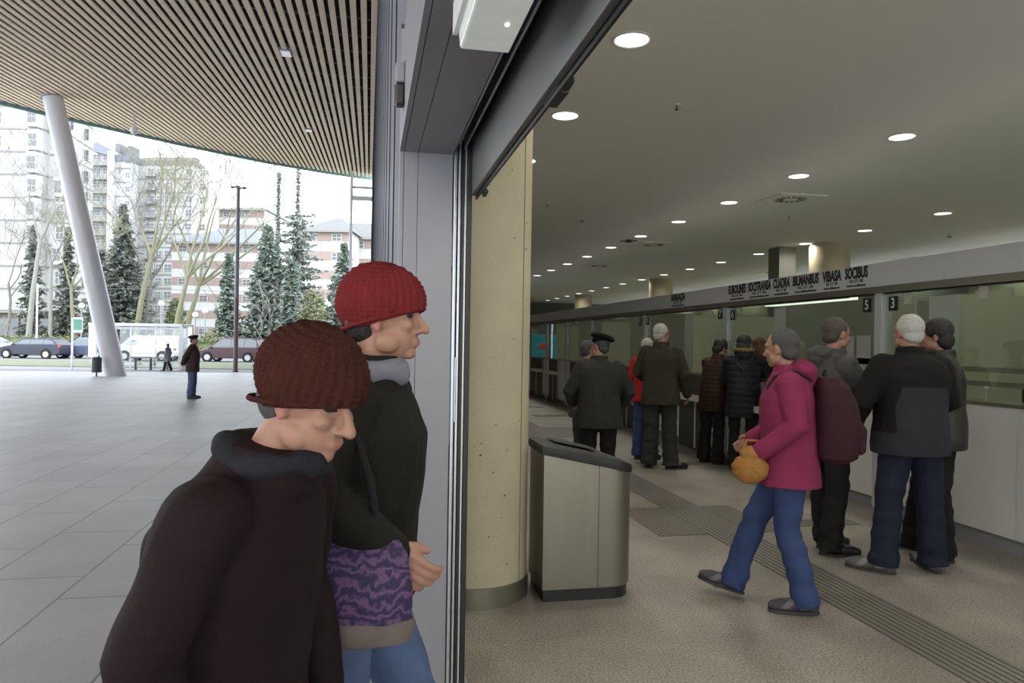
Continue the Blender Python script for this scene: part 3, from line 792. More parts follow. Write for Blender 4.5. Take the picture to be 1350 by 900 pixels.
def person(label, loc, phi, H_=1.70, lean=0.0, J=None, head=(0, 0), hair='short', hairc='grey', hat=None, hatm=None,
           coat=None, trouser=None, shoe=None, voxel=0.008, feet=None, group=None, skirt=None, hunch=0.0, bodyvox=.0065):
    s = H_ / 1.72
    root = empty('person', (loc[0], loc[1], loc[2] if len(loc) > 2 else 0.0), heading(phi), label, 'person', group)
    q = dict(pelvis=(0, 0, .95), hipL=(-.095, 0, .90), hipR=(.095, 0, .90), kneeL=(-.105, .015, .49), kneeR=(.105, .015, .49),
             ankL=(-.115, -.02, .08), ankR=(.115, -.02, .08), shL=(-.185, -.01, 1.405), shR=(.185, -.01, 1.405),
             elL=(-.245, -.04, 1.13), elR=(.245, -.04, 1.13), wrL=(-.25, .06, .89), wrR=(.25, .06, .89))
    if J: q.update(J)
    ft = dict(L=(-10, 0), R=(10, 0))
    if feet: ft.update(feet)
    piv = Vector((0, 0, .93)); la_ = R(lean)
    def T(p):
        p = Vector(p)
        t = max(0.0, min(1.0, (p.z - .86) / .30)); t = t * t * (3 - 2 * t)
        a = -la_ * t
        d = p - piv
        d = Matrix.Rotation(a, 3, 'X') @ d
        if hunch:
            h_ = max(0.0, p.z - 1.30); d.y += hunch * h_ * 1.0; d.z -= hunch * h_ * .25
        return (piv + d) * s
    Q = {k: (Vector(v) * s if k[:3] in ('hip', 'kne', 'ank', 'pel') else T(v)) for k, v in q.items()}
    # --- body skin
    b = MB()
    def ering(z, rx, ry, dy=0.0, n=24, e=2.3, tf=T):
        out = []
        for k in range(n):
            a = 2 * math.pi * k / n; c_, s_ = math.cos(a), math.sin(a)
            out.append(tf((rx * math.copysign(abs(c_) ** (2 / e), c_), dy + ry * math.copysign(abs(s_) ** (2 / e), s_), z)))
        return out
    b.loft([ering(z, rx, ry, dy) for z, rx, ry, dy in ((.82, .12, .09, 0), (.92, .155, .105, 0), (1.05, .135, .095, 0), (1.25, .155, .105, 0), (1.36, .15, .08, -.01), (1.44, .07, .055, -.01))])
    b.tube([T((0, -.015, 1.42)), T((0, 0.0, 1.545))], [.058 * s, .053 * s], 14, round_ends=True)
    for sd in 'LR':
        b.tube([Q['hip' + sd], (Q['hip' + sd] * .45 + Q['knee' + sd] * .55), Q['knee' + sd], Q['knee' + sd] * .6 + Q['ank' + sd] * .4, Q['ank' + sd]], [.08 * s, .068 * s, .05 * s, .05 * s, .034 * s], 12, round_ends=True)
        b.tube([Q['ank' + sd], Q['ank' + sd] + Matrix.Rotation(R(-ft[sd][0]), 3, 'Z') @ Vector((0, .10, -.035)) * s], [.034 * s, .03 * s], 10, round_ends=True)
        b.tube([Q['sh' + sd] * .8 + Q['el' + sd] * .2, Q['el' + sd], Q['wr' + sd]], [.046 * s, .038 * s, .028 * s], 12, round_ends=True)
        # hand with five fingers
        w0 = Q['wr' + sd]; d = (w0 - Q['el' + sd]).normalized()
        sg = -1 if sd == 'L' else 1
        inward = Vector((-sg, 0, 0)); inward = (inward - d * inward.dot(d)).normalized()
        fwd = d.cross(inward) * (1 if sd == 'L' else -1)
        if fwd.y < 0: fwd = -fwd
        pc = w0 + d * .05 * s
        for k in range(4):
            o_ = (k - 1.5) * .021
            b.tube([w0 + fwd * o_ * .5 * s, w0 + d * .085 * s + fwd * o_ * s], [.016 * s, .0125 * s], 8, round_ends=True)
            L_ = (.070, .078, .074, .058)[3 - k] * s
            base = w0 + d * .088 * s + fwd * o_ * s
            p1 = base + d * L_ * .45 + inward * L_ * .12
            p2 = p1 + d * L_ * .28 + inward * L_ * .28
            p3 = p2 + d * L_ * .08 + inward * L_ * .28
            b.tube([base, p1, p2, p3], [.0100 * s, .0092 * s, .0085 * s, .0075 * s], 8, round_ends=True)
        tb = w0 + d * .025 * s + fwd * .025 * s
        b.tube([tb, tb + d * .032 * s + fwd * .022 * s + inward * .01 * s, tb + d * .062 * s + fwd * .026 * s + inward * .026 * s], [.015 * s, .012 * s, .009 * s], 8, round_ends=True)
    # --- head
    hc = T((0, .02, 1.605))
    HM = Matrix.Translation(hc) @ Matrix.Rotation(R(-head[0]), 4, 'Z') @ Matrix.Rotation(-la_ * .55 + R(head[1]), 4, 'X') @ Matrix.Scale(s * 1.0, 4)
    h = MB()
    h.ell((0, -.012, .022), (.075, .093, .094), n=24)
    h.ell((0, .022, -.045), (.058, .064, .074), n=20)
    h.ell((0, .060, -.092), (.026, .024, .020))
    for sg in (-1, 1):
        h.ell((sg * .034, .060, -.020), (.022, .020, .020))
        h.ell((sg * .030, .070, .028), (.028, .016, .010))
        h.ell((sg * .014, .090, -.034), (.009, .010, .008))
        h.ell((sg * .050, .015, -.065), (.018, .035, .030))
        h.ell((sg * .077, -.012, -.008), (.008, .018, .031), rot=(0, sg * 14, 0))
        h.ell((sg * .074, -.006, -.030), (.010, .010, .012))
    h.tube([(0, .078, .016), (0, .092, -.008), (0, .106, -.030)], [.008, .010, .0135], 8, round_ends=True)
    h.ell((0, .083, -.060), (.023, .011, .0065)); h.ell((0, .081, -.070), (.020, .011, .007))
    h.xf(HM)
    b.v += []; n0 = len(b.v); b.add(h.v, h.f)
    me = bake(b, min(voxel, bodyvox), 2, 'person_body')
    HI = HM.inverted()
    HIn = np.array(HI)
    def paint(c):
        l = c @ HIn[:3, :3].T + HIn[:3, 3]
        m = np.zeros(len(c))
        face = (l[:, 1] > .05) & (abs(l[:, 2]) < .12)
        eye = face & (((abs(l[:, 0]) - .031) / .012) ** 2 + ((l[:, 2] - .006) / .006) ** 2 < 1)
        brow = face & (((abs(l[:, 0]) - .031) / .022) ** 2 + ((l[:, 2] - .030) / .006) ** 2 < 1)
        lip = face & ((l[:, 0] / .022) ** 2 + ((l[:, 2] + .065) / .010) ** 2 < 1)
        ear = (abs(l[:, 0]) > .078) & (abs(l[:, 2]) < .05)
        m[lip | ear] = 1; m[eye] = 2; m[brow] = 3
        return m
    finish(me, 'body', [M['skin'], M['skin_red'], M['eye'], M['brow']], root, paint)
    # --- hair
    def headpart(hb, name, mats, vox=.006, disp=None, paint=None, sm=2):
        m_ = bake(hb, vox, sm, name)
        if disp:
            co = get_co(m_); co = disp(co, get_no(m_)); set_co(m_, co)
        if paint is not None:
            pm = paint(face_c(m_))
        m_.transform(HM)
        o = finish(m_, name, mats, root)
        if paint is not None: m_.polygons.foreach_set('material_index', pm.astype(np.int32))
        return o
    hb = MB()
    if hair == 'short':
        hb.ell((0, -.030, .036), (.083, .092, .090), n=24); hb.ell((0, -.055, -.02), (.070, .058, .062), n=20)
    elif hair == 'bald':
        hb.ell((0, -.036, .012), (.0805, .083, .062), n=24); hb.ell((0, -.055, -.025), (.070, .056, .058), n=20)
    elif hair == 'full':
        hb.ell((0, -.032, .038), (.094, .102, .100), n=24); hb.ell((0, -.060, -.03), (.083, .066, .085), n=20)
    elif hair == 'long':
        hb.ell((0, -.032, .036), (.094, .102, .096), n=24); hb.ell((0, -.062, -.06), (.090, .062, .13), n=20)
    if hb.v:
        headpart(hb, 'hair', HAIRS[hairc], disp=lambda c, n: c + n * (nz(c * np.array([1, 1, .5]), 90, 2) * .004)[:, None])
    # --- hats
    if hat == 'beret':
        hb = MB(); hb.ell((.018, -.030, .098), (.132, .142, .044), rot=(10, 14, 0), n=24); hb.ell((0, -.015, .066), (.087, .103, .040), n=24); hb.ell((0, -.02, .137), (.004, .004, .012))
        headpart(hb, 'beret', hatm, .006, disp=lambda c, n: c + n * (nz(c, 30, 1) * .004)[:, None])
    if hat == 'knit':
        hb = MB(); hb.ell((0, -.016, .040), (.098, .124, .110), n=28)
        def kd(c, n):
            a = np.arctan2(c[:, 0], c[:, 1] + .02)
            c = c + n * (.0016 * np.sin(c[:, 2] * 520) + .0022 * np.sin(a * 34) + .006 * nz(c, 22, 4))[:, None]
            c[:, 2] = np.maximum(c[:, 2], -.006 - .45 * (c[:, 1] < .02) * 0 - (.02 - c[:, 1]) * .35)
            return c
        headpart(hb, 'knit_hat', hatm, .005, disp=kd)
        rb = MB(); ring = []
        for k in range(28):
            a = 2 * math.pi * k / 28; ring.append((math.sin(a) * .090, -.020 + math.cos(a) * .110, .003 - (.02 + .020 - math.cos(a) * .114) * .30))
        rb.tube(ring + [ring[0], ring[1]], .007, 8); headpart(rb, 'hat_brim', hatm, .005)
    # --- trousers
    tr_ = dict(m=BLACKT, th=.098, kn=.080, hem=.082)
    if trouser: tr_.update(trouser)
    if not skirt:
        b = MB()
        b.loft([ering(z, rx, ry, dy) for z, rx, ry, dy in ((.80, .13, .10, 0), (.90, .180, .128, -.008), (1.0, .168, .122, 0), (1.06, .155, .115, 0))])
        for sd in 'LR':
            k_, a_, h_ = Q['knee' + sd], Q['ank' + sd], Q['hip' + sd]
            e_ = a_ + Vector((0, 0, -.030)) * s
            b.tube([h_ + Vector((0, 0, .0)), h_ * .5 + k_ * .5, k_, k_ * .5 + a_ * .5, e_], [tr_['th'] * s, (tr_['th'] * .5 + tr_['kn'] * .5) * s, tr_['kn'] * s, tr_['kn'] * .97 * s, tr_['hem'] * s], 18, round_ends=False)
        me = bake(b, voxel, 4, 'trousers')
        co = get_co(me); no = get_no(me)
        zz = co[:, 2] / s
        k1 = np.exp(-((zz - .49) / .13) ** 2) + 1.3 * np.exp(-((zz - .14) / .12) ** 2) + .6 * np.exp(-((zz - .85) / .1) ** 2)
        amp = .0035 + .009 * k1
        co += no * (amp * nz(co * np.array([1, 1, 2.6]), 16, 5) + .003 * nz(co * np.array([3, 3, .6]), 12, 8))[:, None]
        set_co(me, co); finish(me, 'trousers', tr_['m'], root)
    else:
        b = MB(); b.loft([ering(z, rx, ry, 0) for z, rx, ry in ((.42, .21, .17), (.6, .20, .16), (.9, .18, .13), (1.05, .15, .11))])
        me = bake(b, voxel, 3, 'skirt'); finish(me, 'skirt', skirt, root)
    # --- shoes
    sh_ = dict(m=LEATHER, sole=SOLE, big=1.0, panel=None)
    if shoe: sh_.update(shoe)
    for sd in 'LR':
        sb = MB()
        sb.ell((0, -.055, .045), (.040, .050, .047)); sb.ell((0, .0, .050), (.041, .085, .048)); sb.ell((0, .085, .042), (.049, .088, .040)); sb.ell((0, .140, .036), (.044, .058, .032)); sb.ell((0, .02, .065), (.038, .06, .045))
        sb.tube([(0, -.03, .05), (0, -.035, .115)], [.042, .044], 14)
        sh_m = bake(sb, .006, 2, 'shoe'); co = get_co(sh_m); co[:, 2] = np.maximum(co[:, 2], .012); co += get_no(sh_m) * (.0015 * nz(co, 60, 3))[:, None]; set_co(sh_m, co)
        pts = []
        for k in range(20):
            a = 2 * math.pi * k / 20; yy = math.cos(a); xx = math.sin(a)
            pts.append(((.039 + .008 * max(0, yy)) * xx, .045 + yy * .150))
        lb = MB(); lb.loft([[(x, y, -.001) for x, y in pts], [(x * 1.03, y * 1.01, .016) for x, y in pts]])
        A = Q['ank' + sd]
        mt = Matrix.Translation((A.x, A.y, A.z - .08 * s)) @ Matrix.Rotation(R(-ft[sd][0]), 4, 'Z') @ Matrix.Translation((0, -.06 * s, 0)) @ Matrix.Rotation(R(ft[sd][1]), 4, 'X') @ Matrix.Translation((0, .06 * s, 0)) @ Matrix.Translation((0, .03, 0)) @ Matrix.Scale(s * sh_['big'], 4)
        sh_m.transform(mt)
        def pshoe(c, mt=mt):
            l = c @ np.array(mt.inverted())[:3, :3].T + np.array(mt.inverted())[:3, 3]
            return ((np.sin(l[:, 1] * 55 + l[:, 2] * 60) > .25) & (l[:, 2] > .03) & (abs(l[:, 0]) > .015)).astype(float)
        so = finish(sh_m, 'shoe', [sh_['m']] + ([sh_['panel']] if sh_['panel'] else []), root, pshoe if sh_['panel'] else None)
        lb.xf(mt); lb.build('sole', sh_['sole'], so, smooth=40)
    # --- coat
    c = dict(m=BLACKT, hem=.78, g=1.0, flare=1.0, sleeve=1.0, quilt=0.0, quiltf=70, collar=1.0, hood=None, wr=1.0, belly=0.0, paint=None, mats=None, wrinkle=1.0, shw=1.0, name='coat', cuffs=None)
    if coat: c.update(coat)
    g = c['g']
    b = MB()
    secs = [(c['hem'], .200 * g * c['flare'], .150 * g * c['flare'], .01), (c['hem'] + .06, .202 * g * (c['flare'] * .7 + .3), .152 * g * (c['flare'] * .7 + .3), .01)]
    for z, rx, ry, dy in ((.98, .192, .148, .008), (1.08, .185, .145, .008 + c['belly']), (1.20, .195, .148, .005 + c['belly'] * .6), (1.30, .200, .142, 0), (1.37, .180, .120, -.008), (1.42, .132, .098, -.010), (1.455, .092, .078, -.008)):
        if z > c['hem'] + .1: secs.append((z, rx * g * (c['shw'] if z > 1.25 else 1), ry * g, dy))
    b.loft([ering(z, rx, ry, dy, 28, 2.4) for z, rx, ry, dy in secs])
    if c['collar']: b.loft([ering(z, r_ * c['collar'], r_ * 1.05 * c['collar'], -.010, 20, 2) for z, r_ in ((1.42, .088), (1.47, .080), (1.505, .072 * min(1.1, c['collar'])))])
    for sd in 'LR':
        S, E, W_ = Q['sh' + sd], Q['el' + sd], Q['wr' + sd]
        k = c['sleeve']
        S2 = S + Vector((-.014 if sd == 'R' else .014, 0, -.026)) * s
        b.tube([S2, S2 * .55 + E * .45, E, E * .5 + W_ * .5, W_ + (W_ - E).normalized() * .012], [.078 * g ** .3 * k ** .6 * s, .070 * k * s, .064 * k * s, .057 * k * s, .050 * k * c['wr'] * s], 18, round_ends=True)
    if c['hood']:
        cz, cy_, sc_ = c['hood']
        o_ = T((0, cy_, cz))
        b.ell(o_, (.120 * sc_ * s, .085 * sc_ * s, .062 * sc_ * s), rot=(lean * -1 + 18, 0, 0), n=20)
        b.ell(T((0, cy_ - .02, cz - .05)), (.09 * sc_ * s, .06 * sc_ * s, .07 * sc_ * s), n=20)
    me = bake(b, voxel, 3, c['name'])
    co = get_co(me); no = get_no(me)
    # arms get sharper folds near the elbow
    k1 = np.zeros(len(co))
    for sd in 'LR':
        dd = np.linalg.norm(co - np.array(Q['el' + sd]), axis=1); k1 += np.exp(-(dd / .13) ** 2)
        dd = np.linalg.norm(co - np.array(Q['sh' + sd]), axis=1); k1 += .5 * np.exp(-(dd / .13) ** 2)
    amp = (.0065 + .0095 * k1) * c['wrinkle']
    f1 = nz(co * np.array([1, 1, 1.9]), 13, 1); f2 = nz(co * np.array([1.4, 1.4, .8]), 30, 9)
    dsp = amp * f1 + .0030 * f2 * c['wrinkle']
    if c['quilt']:
        fr = np.abs(np.sin(co[:, 2] / s * c['quiltf'] * .5 + .4 * nz(co, 5, 2)))
        dsp += c['quilt'] * (np.sqrt(fr) - .6)
    keep = no[:, 2] > -.9
    co += no * (dsp * keep)[:, None]; set_co(me, co)
    pf = None
    if c['paint']:
        pf = lambda cc_, s=s: c['paint'](cc_ / s)
    ct = finish(me, c['name'], c['mats'] or c['m'], root, pf)
    root['_s'] = s
    root['_HM'] = [v for r_ in HM for v in r_]
    return root, Q, T, HM, s

def sub(root, mb, vox, name, m, disp=None, sm=2):
    me = bake(mb, vox, sm, name)
    if disp: co = get_co(me); co = disp(co, get_no(me)); set_co(me, co)
    return finish(me, name, m, root)
from mathutils.bvhtree import BVHTree
def snapper(root, off=.006):
    ob = [o for o in root.children if o.name.split('.')[0] == 'coat'][0]
    t = BVHTree.FromPolygons([v.co for v in ob.data.vertices], [tuple(p.vertices) for p in ob.data.polygons])
    def f(p):
        co_, no_, i_, d_ = t.find_nearest(Vector(p)); return co_ + no_ * off
    return f
def to_world(root, p):
    return Matrix.Translation(root.location) @ root.rotation_euler.to_matrix().to_4x4() @ Vector(p)

# ---- 1. foreground: stooped person in dark maroon coat, rust hat
x, y = cw(-0.545, 1.34)
RUST = cloth((0.055, 0.016, 0.011), 0.95, 0.25, 30, 0.6, 160, name='rust_knit')
MAROON = cloth((0.014, 0.0065, 0.008), 0.8, 0.3, 6, name='dark_maroon_coat')
r1 = person('stooped person in dark maroon coat and rust knitted hat, walking in front at the photo edge of the door', (x, y, 0), 102, 1.545, lean=10, head=(10, -14), hair='short', hairc='grey', hat='knit', hatm=RUST,
       coat=dict(m=MAROON, hem=.66, g=1.04, flare=1.10, sleeve=1.08, collar=1.3), voxel=.007, hunch=.25, bodyvox=.0045,
       J=dict(ankL=(-.10, .20, .08), kneeL=(-.10, .17, .48), ankR=(.10, -.22, .10), kneeR=(.10, -.02, .48), elR=(.26, .0, 1.14), wrR=(.25, .08, .88), wrL=(-.25, .12, .9), elL=(-.25, .02, 1.14)))
_T1 = r1[2]; b = MB(); ring = []
for k in range(22):
    a = 2 * math.pi * k / 22; ring.append(_T1((math.sin(a) * .088, -.01 + math.cos(a) * .098, 1.475 + .012 * math.sin(3 * a))))
b.tube(ring + [ring[0], ring[1]], [.024 + .006 * math.sin(k * 1.7) for k in range(24)], 10)
me_ = bake(b, .007, 2, 'scarf'); finish(me_, 'scarf', cloth((0.02, 0.02, 0.026), name='dark_scarf'), r1[0])
r1[0]['label'] = 'stooped person in dark maroon coat and rust brown knitted hat, closest to the camera'
# ---- 2. person in red hat
x, y = cw(-0.425, 1.93)
REDK = cloth((0.17, 0.020, 0.023), 0.95, 0.2, 30, 0.6, 160, name='red_knit')
OLIVEB = cloth((0.012, 0.0115, 0.009), 0.8, 0.3, 6, name='blackish_olive_coat')
r2, Q2, T2, HM2, s2 = person('person in red ribbed knit hat, blackish coat and jeans walking towards the open door', (x, y, 0), 93, 1.70, lean=6, head=(0, 2), hair='short', hairc='dark', hat='knit', hatm=REDK,
       coat=dict(m=OLIVEB, hem=.86, g=1.12, flare=1.05, sleeve=1.12, collar=1.1), trouser=dict(m=JEANS), voxel=.007, bodyvox=.0045,
       J=dict(ankL=(-.10, .24, .08), kneeL=(-.10, .17, .48), ankR=(.10, -.20, .10), kneeR=(.10, -.01, .48), elR=(.27, -.03, 1.17), wrR=(.25, .14, 1.06), wrL=(-.25, -.06, .90)))
SCARF = cloth((0.20, 0.20, 0.25), 0.9, 0.2, 8, name='pale_grey_scarf')
b = MB(); ring = []
for k in range(22):
    a = 2 * math.pi * k / 22; ring.append(T2((math.sin(a) * .095, -.03 + math.cos(a) * .10, 1.475 + .012 * math.sin(3 * a) + (.02 if math.cos(a) < 0 else -.02))))
b.tube(ring + [ring[0], ring[1]], [.036 + .008 * math.sin(k * 1.7) for k in range(24)], 10)
b.ell(T2((0, -.14, 1.44)), (.10, .06, .05))
sub(r2, b, .007, 'scarf', SCARF, lambda c, n: c + n * (nz(c, 40, 3) * .004)[:, None])
# purple patterned shoulder bag
PUR = mat('purple_patterned_cloth', (0.085, 0.035, 0.135), 0.7)
nt = PUR.node_tree; wv = nt.nodes.new('ShaderNodeTexWave'); wv.bands_direction = 'Z'; wv.inputs['Scale'].default_value = 11; wv.inputs['Distortion'].default_value = 14; wv.inputs['Detail'].default_value = 4; wv.inputs['Detail Scale'].default_value = 2.2
tcn = nt.nodes.new('ShaderNodeTexCoord'); nt.links.new(tcn.outputs['Object'], wv.inputs[0])
cr = nt.nodes.new('ShaderNodeValToRGB'); cr.color_ramp.elements[0].color = (0.02, 0.012, 0.05, 1); cr.color_ramp.elements[1].color = (0.13, 0.065, 0.15, 1)
e_ = cr.color_ramp.elements.new(0.5); e_.color = (0.045, 0.025, 0.10, 1)
nt.links.new(wv.outputs['Fac'], cr.inputs[0]); nt.links.new(cr.outputs[0], nt.nodes['Principled BSDF'].inputs['Base Color'])
bw = to_world(r2, Vector((.28, .05, .965)) * s2)
bg_ = empty('shoulder_bag', bw, heading(93), 'purple patterned cloth bag with beige base, carried at the hip of the red hatted person', 'bag')
b = MB(); b.loft([[(math.cos(2 * math.pi * k / 24) * rx, math.sin(2 * math.pi * k / 24) * ry, z) for k in range(24)] for z, rx, ry in ((-.10, .045, .13), (-.085, .06, .17), (0, .065, .18), (.08, .05, .165), (.115, .02, .14))])
sub(bg_, b, .007, 'bag_body', PUR, lambda c, n: c + n * (nz(c, 26, 3) * .006)[:, None])
b = MB(); b.loft([[(math.cos(2 * math.pi * k / 24) * rx, math.sin(2 * math.pi * k / 24) * ry, z) for k in range(24)] for z, rx, ry in ((-.125, .045, .13), (-.115, .06, .17), (-.075, .067, .182), (-.065, .06, .175))])
b.build('bag_base', cloth((0.16, 0.13, 0.12), name='beige_bag_cloth'), bg_, smooth=50)
b = MB(); b.tube([(0, -.11, .08), (.0, -.08, .25), (-.05, 0, .42), (.0, .07, .25), (0, .10, .08)], .010, 8); b.build('bag_strap', BLACKT, bg_, smooth=50)

# ---- 3. woman in magenta jacket
MAG = cloth((0.235, 0.030, 0.085), 0.85, 0.12, 6, name='magenta_fleece')
x, y = cw((1044 - 675) / 950 * 4.22, 4.22)
TRAINER = mat('grey_purple_trainer', (0.045, 0.042, 0.05), 0.6); TR2 = mat('trainer_panel', (0.13, 0.12, 0.13), 0.6)
r3, Q3, T3, HM3, s3 = person('person in magenta hooded jacket and blue jeans walking towards the bin with a backpack', (x, y, 0), -74, 1.62, lean=4, head=(30, -4), hair='short', hairc='grey',
       coat=dict(m=MAG, hem=.77, g=1.12, flare=1.14, sleeve=1.15, collar=1.0, hood=(1.465, -.10, 1.05)), trouser=dict(m=JEANS_B, th=.102), voxel=.007,
       shoe=dict(m=TRAINER, panel=TR2), feet=dict(L=(-6, 0), R=(6, 14)),
       J=dict(ankR=(.09, .33, .10), kneeR=(.095, .20, .50), ankL=(-.10, -.10, .085), kneeL=(-.10, .02, .50), elL=(-.25, -.03, 1.14), wrL=(-.21, .17, 1.00), elR=(.25, -.02, 1.14), wrR=(.20, .20, 1.02)))
# mustard bag in her hand
MUST = cloth((0.33, 0.16, 0.045), 0.6, 0.25, 9, 0.3, 60, name='mustard_leather')
bw = to_world(r3, Vector((-.20, .245, .905)) * s3)
mb_ = empty('handbag', bw, heading(-74), 'round gathered mustard brown handbag held by the person in magenta', 'bag')
b = MB(); b.ell((0, 0, -.03), (.075, .105, .085), n=24); b.ell((0, -.01, .05), (.05, .07, .05), n=20)
def bagd(c, n):
    a = np.arctan2(c[:, 1], c[:, 2] + .001)
    return c + n * (.0022 * np.sin(a * 11 + 3 * nz(c, 12, 1)) + .004 * nz(c, 22, 2))[:, None]
sub(mb_, b, .006, 'bag_body', MUST, bagd)
b = MB(); b.tube([(0, -.05, .06), (.01, -.04, .13), (.01, .02, .13), (0, .04, .06)], .008, 8); b.build('bag_handle', MUST, mb_, smooth=50)
# maroon backpack
PACK = cloth((0.040, 0.014, 0.020), 0.75, 0.2, 7, name='maroon_backpack_cloth')
bw = to_world(r3, T3((0.0, -.245, 1.19)))
bp_ = empty('backpack', bw, heading(-74), 'dark maroon backpack on the back of the person in magenta', 'backpack')
b = MB(); b.loft([[(math.copysign(abs(math.cos(2 * math.pi * k / 28)) ** .7, math.cos(2 * math.pi * k / 28)) * rx, dy + math.copysign(abs(math.sin(2 * math.pi * k / 28)) ** .7, math.sin(2 * math.pi * k / 28)) * ry, z) for k in range(28)] for z, rx, ry, dy in
                  ((-.27, .13, .07, -.02), (-.24, .165, .115, -.03), (-.10, .175, .13, -.035), (.06, .165, .115, -.02), (.16, .14, .09, 0.0), (.215, .09, .055, .015))])
sub(bp_, b, .007, 'pack_body', PACK, lambda c, n: c + n * (nz(c, 14, 3) * .008)[:, None])
b = MB(); b.loft([[(math.copysign(abs(math.cos(2 * math.pi * k / 24)) ** .7, math.cos(2 * math.pi * k / 24)) * rx, -.145 + math.sin(2 * math.pi * k / 24) * ry, z) for k in range(24)] for z, rx, ry in ((-.22, .09, .02), (-.20, .12, .04), (-.08, .12, .045), (-.04, .10, .02))])
sub(bp_, b, .007, 'front_pocket', PACK, lambda c, n: c + n * (nz(c, 20, 3) * .003)[:, None])
b = MB(); b.tube([(-.03, .04, .20), (-.02, .03, .25), (.02, .03, .25), (.03, .04, .20)], .007, 8); b.build('carry_loop', BLACKT, bp_, smooth=50)
b = MB()
_sn = snapper(r3, .004); _bi = Matrix.Translation(bp_.location) @ bp_.rotation_euler.to_matrix().to_4x4()
_ri = Matrix.Translation(r3.location) @ r3.rotation_euler.to_matrix().to_4x4()
def _sp(p): return _bi.inverted() @ (_ri @ _sn(T3(p)))
for sx in (-1, 1):
    pts = [_sp((sx * .10 + sx * .03 * t_, -.15 + .33 * t_, 1.46 if 0 < t_ < 1 else 1.40)) for t_ in (0, .25, .5, .75, 1.0)]
    pts += [_sp((sx * (.13 + .03 * t_), .2, 1.40 - .22 * t_)) for t_ in (.2, .4, .6, .8, 1.0)]
    pts += [_sp((sx * (.17 + .05 * t_), .16 - .2 * t_, 1.16 - .05 * t_)) for t_ in (.3, .7, 1.0)]
    b.tube(pts[:5], .010, 8)
b.build('shoulder_straps', PACK, bp_, smooth=50)

# ---- 4. man in grey padded jacket
GJ = cloth((0.085, 0.080, 0.082), 0.6, 0.2, 7, name='grey_padded_jacket')
x, y = cw((1093 - 675) / 950 * 5.38, 5.38)
r4, Q4, T4, HM4, s4 = person('man in grey padded jacket and black trousers holding out a paper at the ticket window', (x, y, 0), 80, 1.735, lean=4, head=(-4, -8), hair='short', hairc='brown',
       coat=dict(m=GJ, hem=.80, g=1.05, sleeve=1.15, quilt=.006, quiltf=50, collar=1.15, hood=(1.46, -.11, .9)), trouser=dict(m=BLACKT), voxel=.007,
       J=dict(elR=(.25, .12, 1.20), wrR=(.20, .36, 1.34), elL=(-.24, .10, 1.15), wrL=(-.16, .33, 1.18), ankL=(-.09, .05, .08), ankR=(.10, -.04, .08)), feet=dict(L=(-8, 0), R=(14, 0)))
pw = to_world(r4, Q4['wrR'] + Vector((-.03, .14, .03)))
o = MB().box(-.075, .075, -.10, .10, -.001, .001).build('paper_slip', M['paper'], None, label='white slip of paper held out by the man in grey jacket', cat='paper')
o.location = pw; o.rotation_euler = (R(12), R(-10), heading(80))

# ---- 5. white haired man, black jacket with slate back panel
SL = cloth((0.033, 0.034, 0.042), 0.75, 0.12, 7, name='slate_jacket_panel'); BK = cloth((0.014, 0.012, 0.012), 0.8, 0.2, 7, name='black_jacket_yoke')
TRG = mat('grey_trainer', (0.10, 0.10, 0.10), 0.6); TRG2 = mat('grey_trainer_panel', (0.22, 0.22, 0.22), 0.5)
def p5paint(c):
    ax = abs(c[:, 0])
    panel = (c[:, 1] < .06) & (c[:, 2] < 1.245) & (ax < .185 - .25 * np.clip(c[:, 2] - 1.12, 0, 1) + .0) & (c[:, 2] > .70)
    panel |= (c[:, 2] < .94) & (ax < .26)
    return np.where(panel, 1, 0)
x, y = cw((1203 - 675) / 950 * 4.93, 4.93)
person('white haired man seen from behind, black jacket with slate back panel, navy trousers', (x, y, 0), -6, 1.75, lean=3, head=(-5, 0), hair='short', hairc='white',
       coat=dict(mats=[BK, SL], paint=p5paint, hem=.79, g=1.24, shw=1.06, sleeve=1.2, collar=1.15), trouser=dict(m=NAVYT, th=.112, kn=.088, hem=.095), voxel=.007,
       shoe=dict(m=TRG, panel=TRG2, big=1.05), feet=dict(L=(-48, 0), R=(8, 0)),
       J=dict(ankL=(-.20, -.02, .08), ankR=(.17, .0, .08), kneeL=(-.15, .0, .49), kneeR=(.14, 0, .49), shL=(-.21, -.01, 1.395), shR=(.21, -.01, 1.395), elL=(-.33, .03, 1.13), wrL=(-.29, .20, .97), elR=(.31, .04, 1.14), wrR=(.22, .26, 1.04)))

# ---- 6. man in black leather jacket beyond him
LJ = mat('black_leather_jacket', (0.018, 0.014, 0.012), 0.42, var=0.25, scale=9, bump=0.3, bscale=120)
x, y = cw((1243 - 675) / 950 * 5.25, 5.25)
person('man in black leather jacket facing the white haired man, half hidden behind him', (x, y, 0), -62, 1.73, lean=3, head=(4, -6), hair='full', hairc='dark',
       coat=dict(m=LJ, hem=.80, g=1.14, sleeve=1.12, collar=1.2), trouser=dict(m=BLACKT), voxel=.008,
       J=dict(ankR=(.16, .17, .08), kneeR=(.14, .12, .49), elL=(-.26, .06, 1.14), wrL=(-.15, .28, 1.08), elR=(.25, .06, 1.14), wrR=(.16, .28, 1.08)), feet=dict(R=(20, 0), L=(-20, 0)))

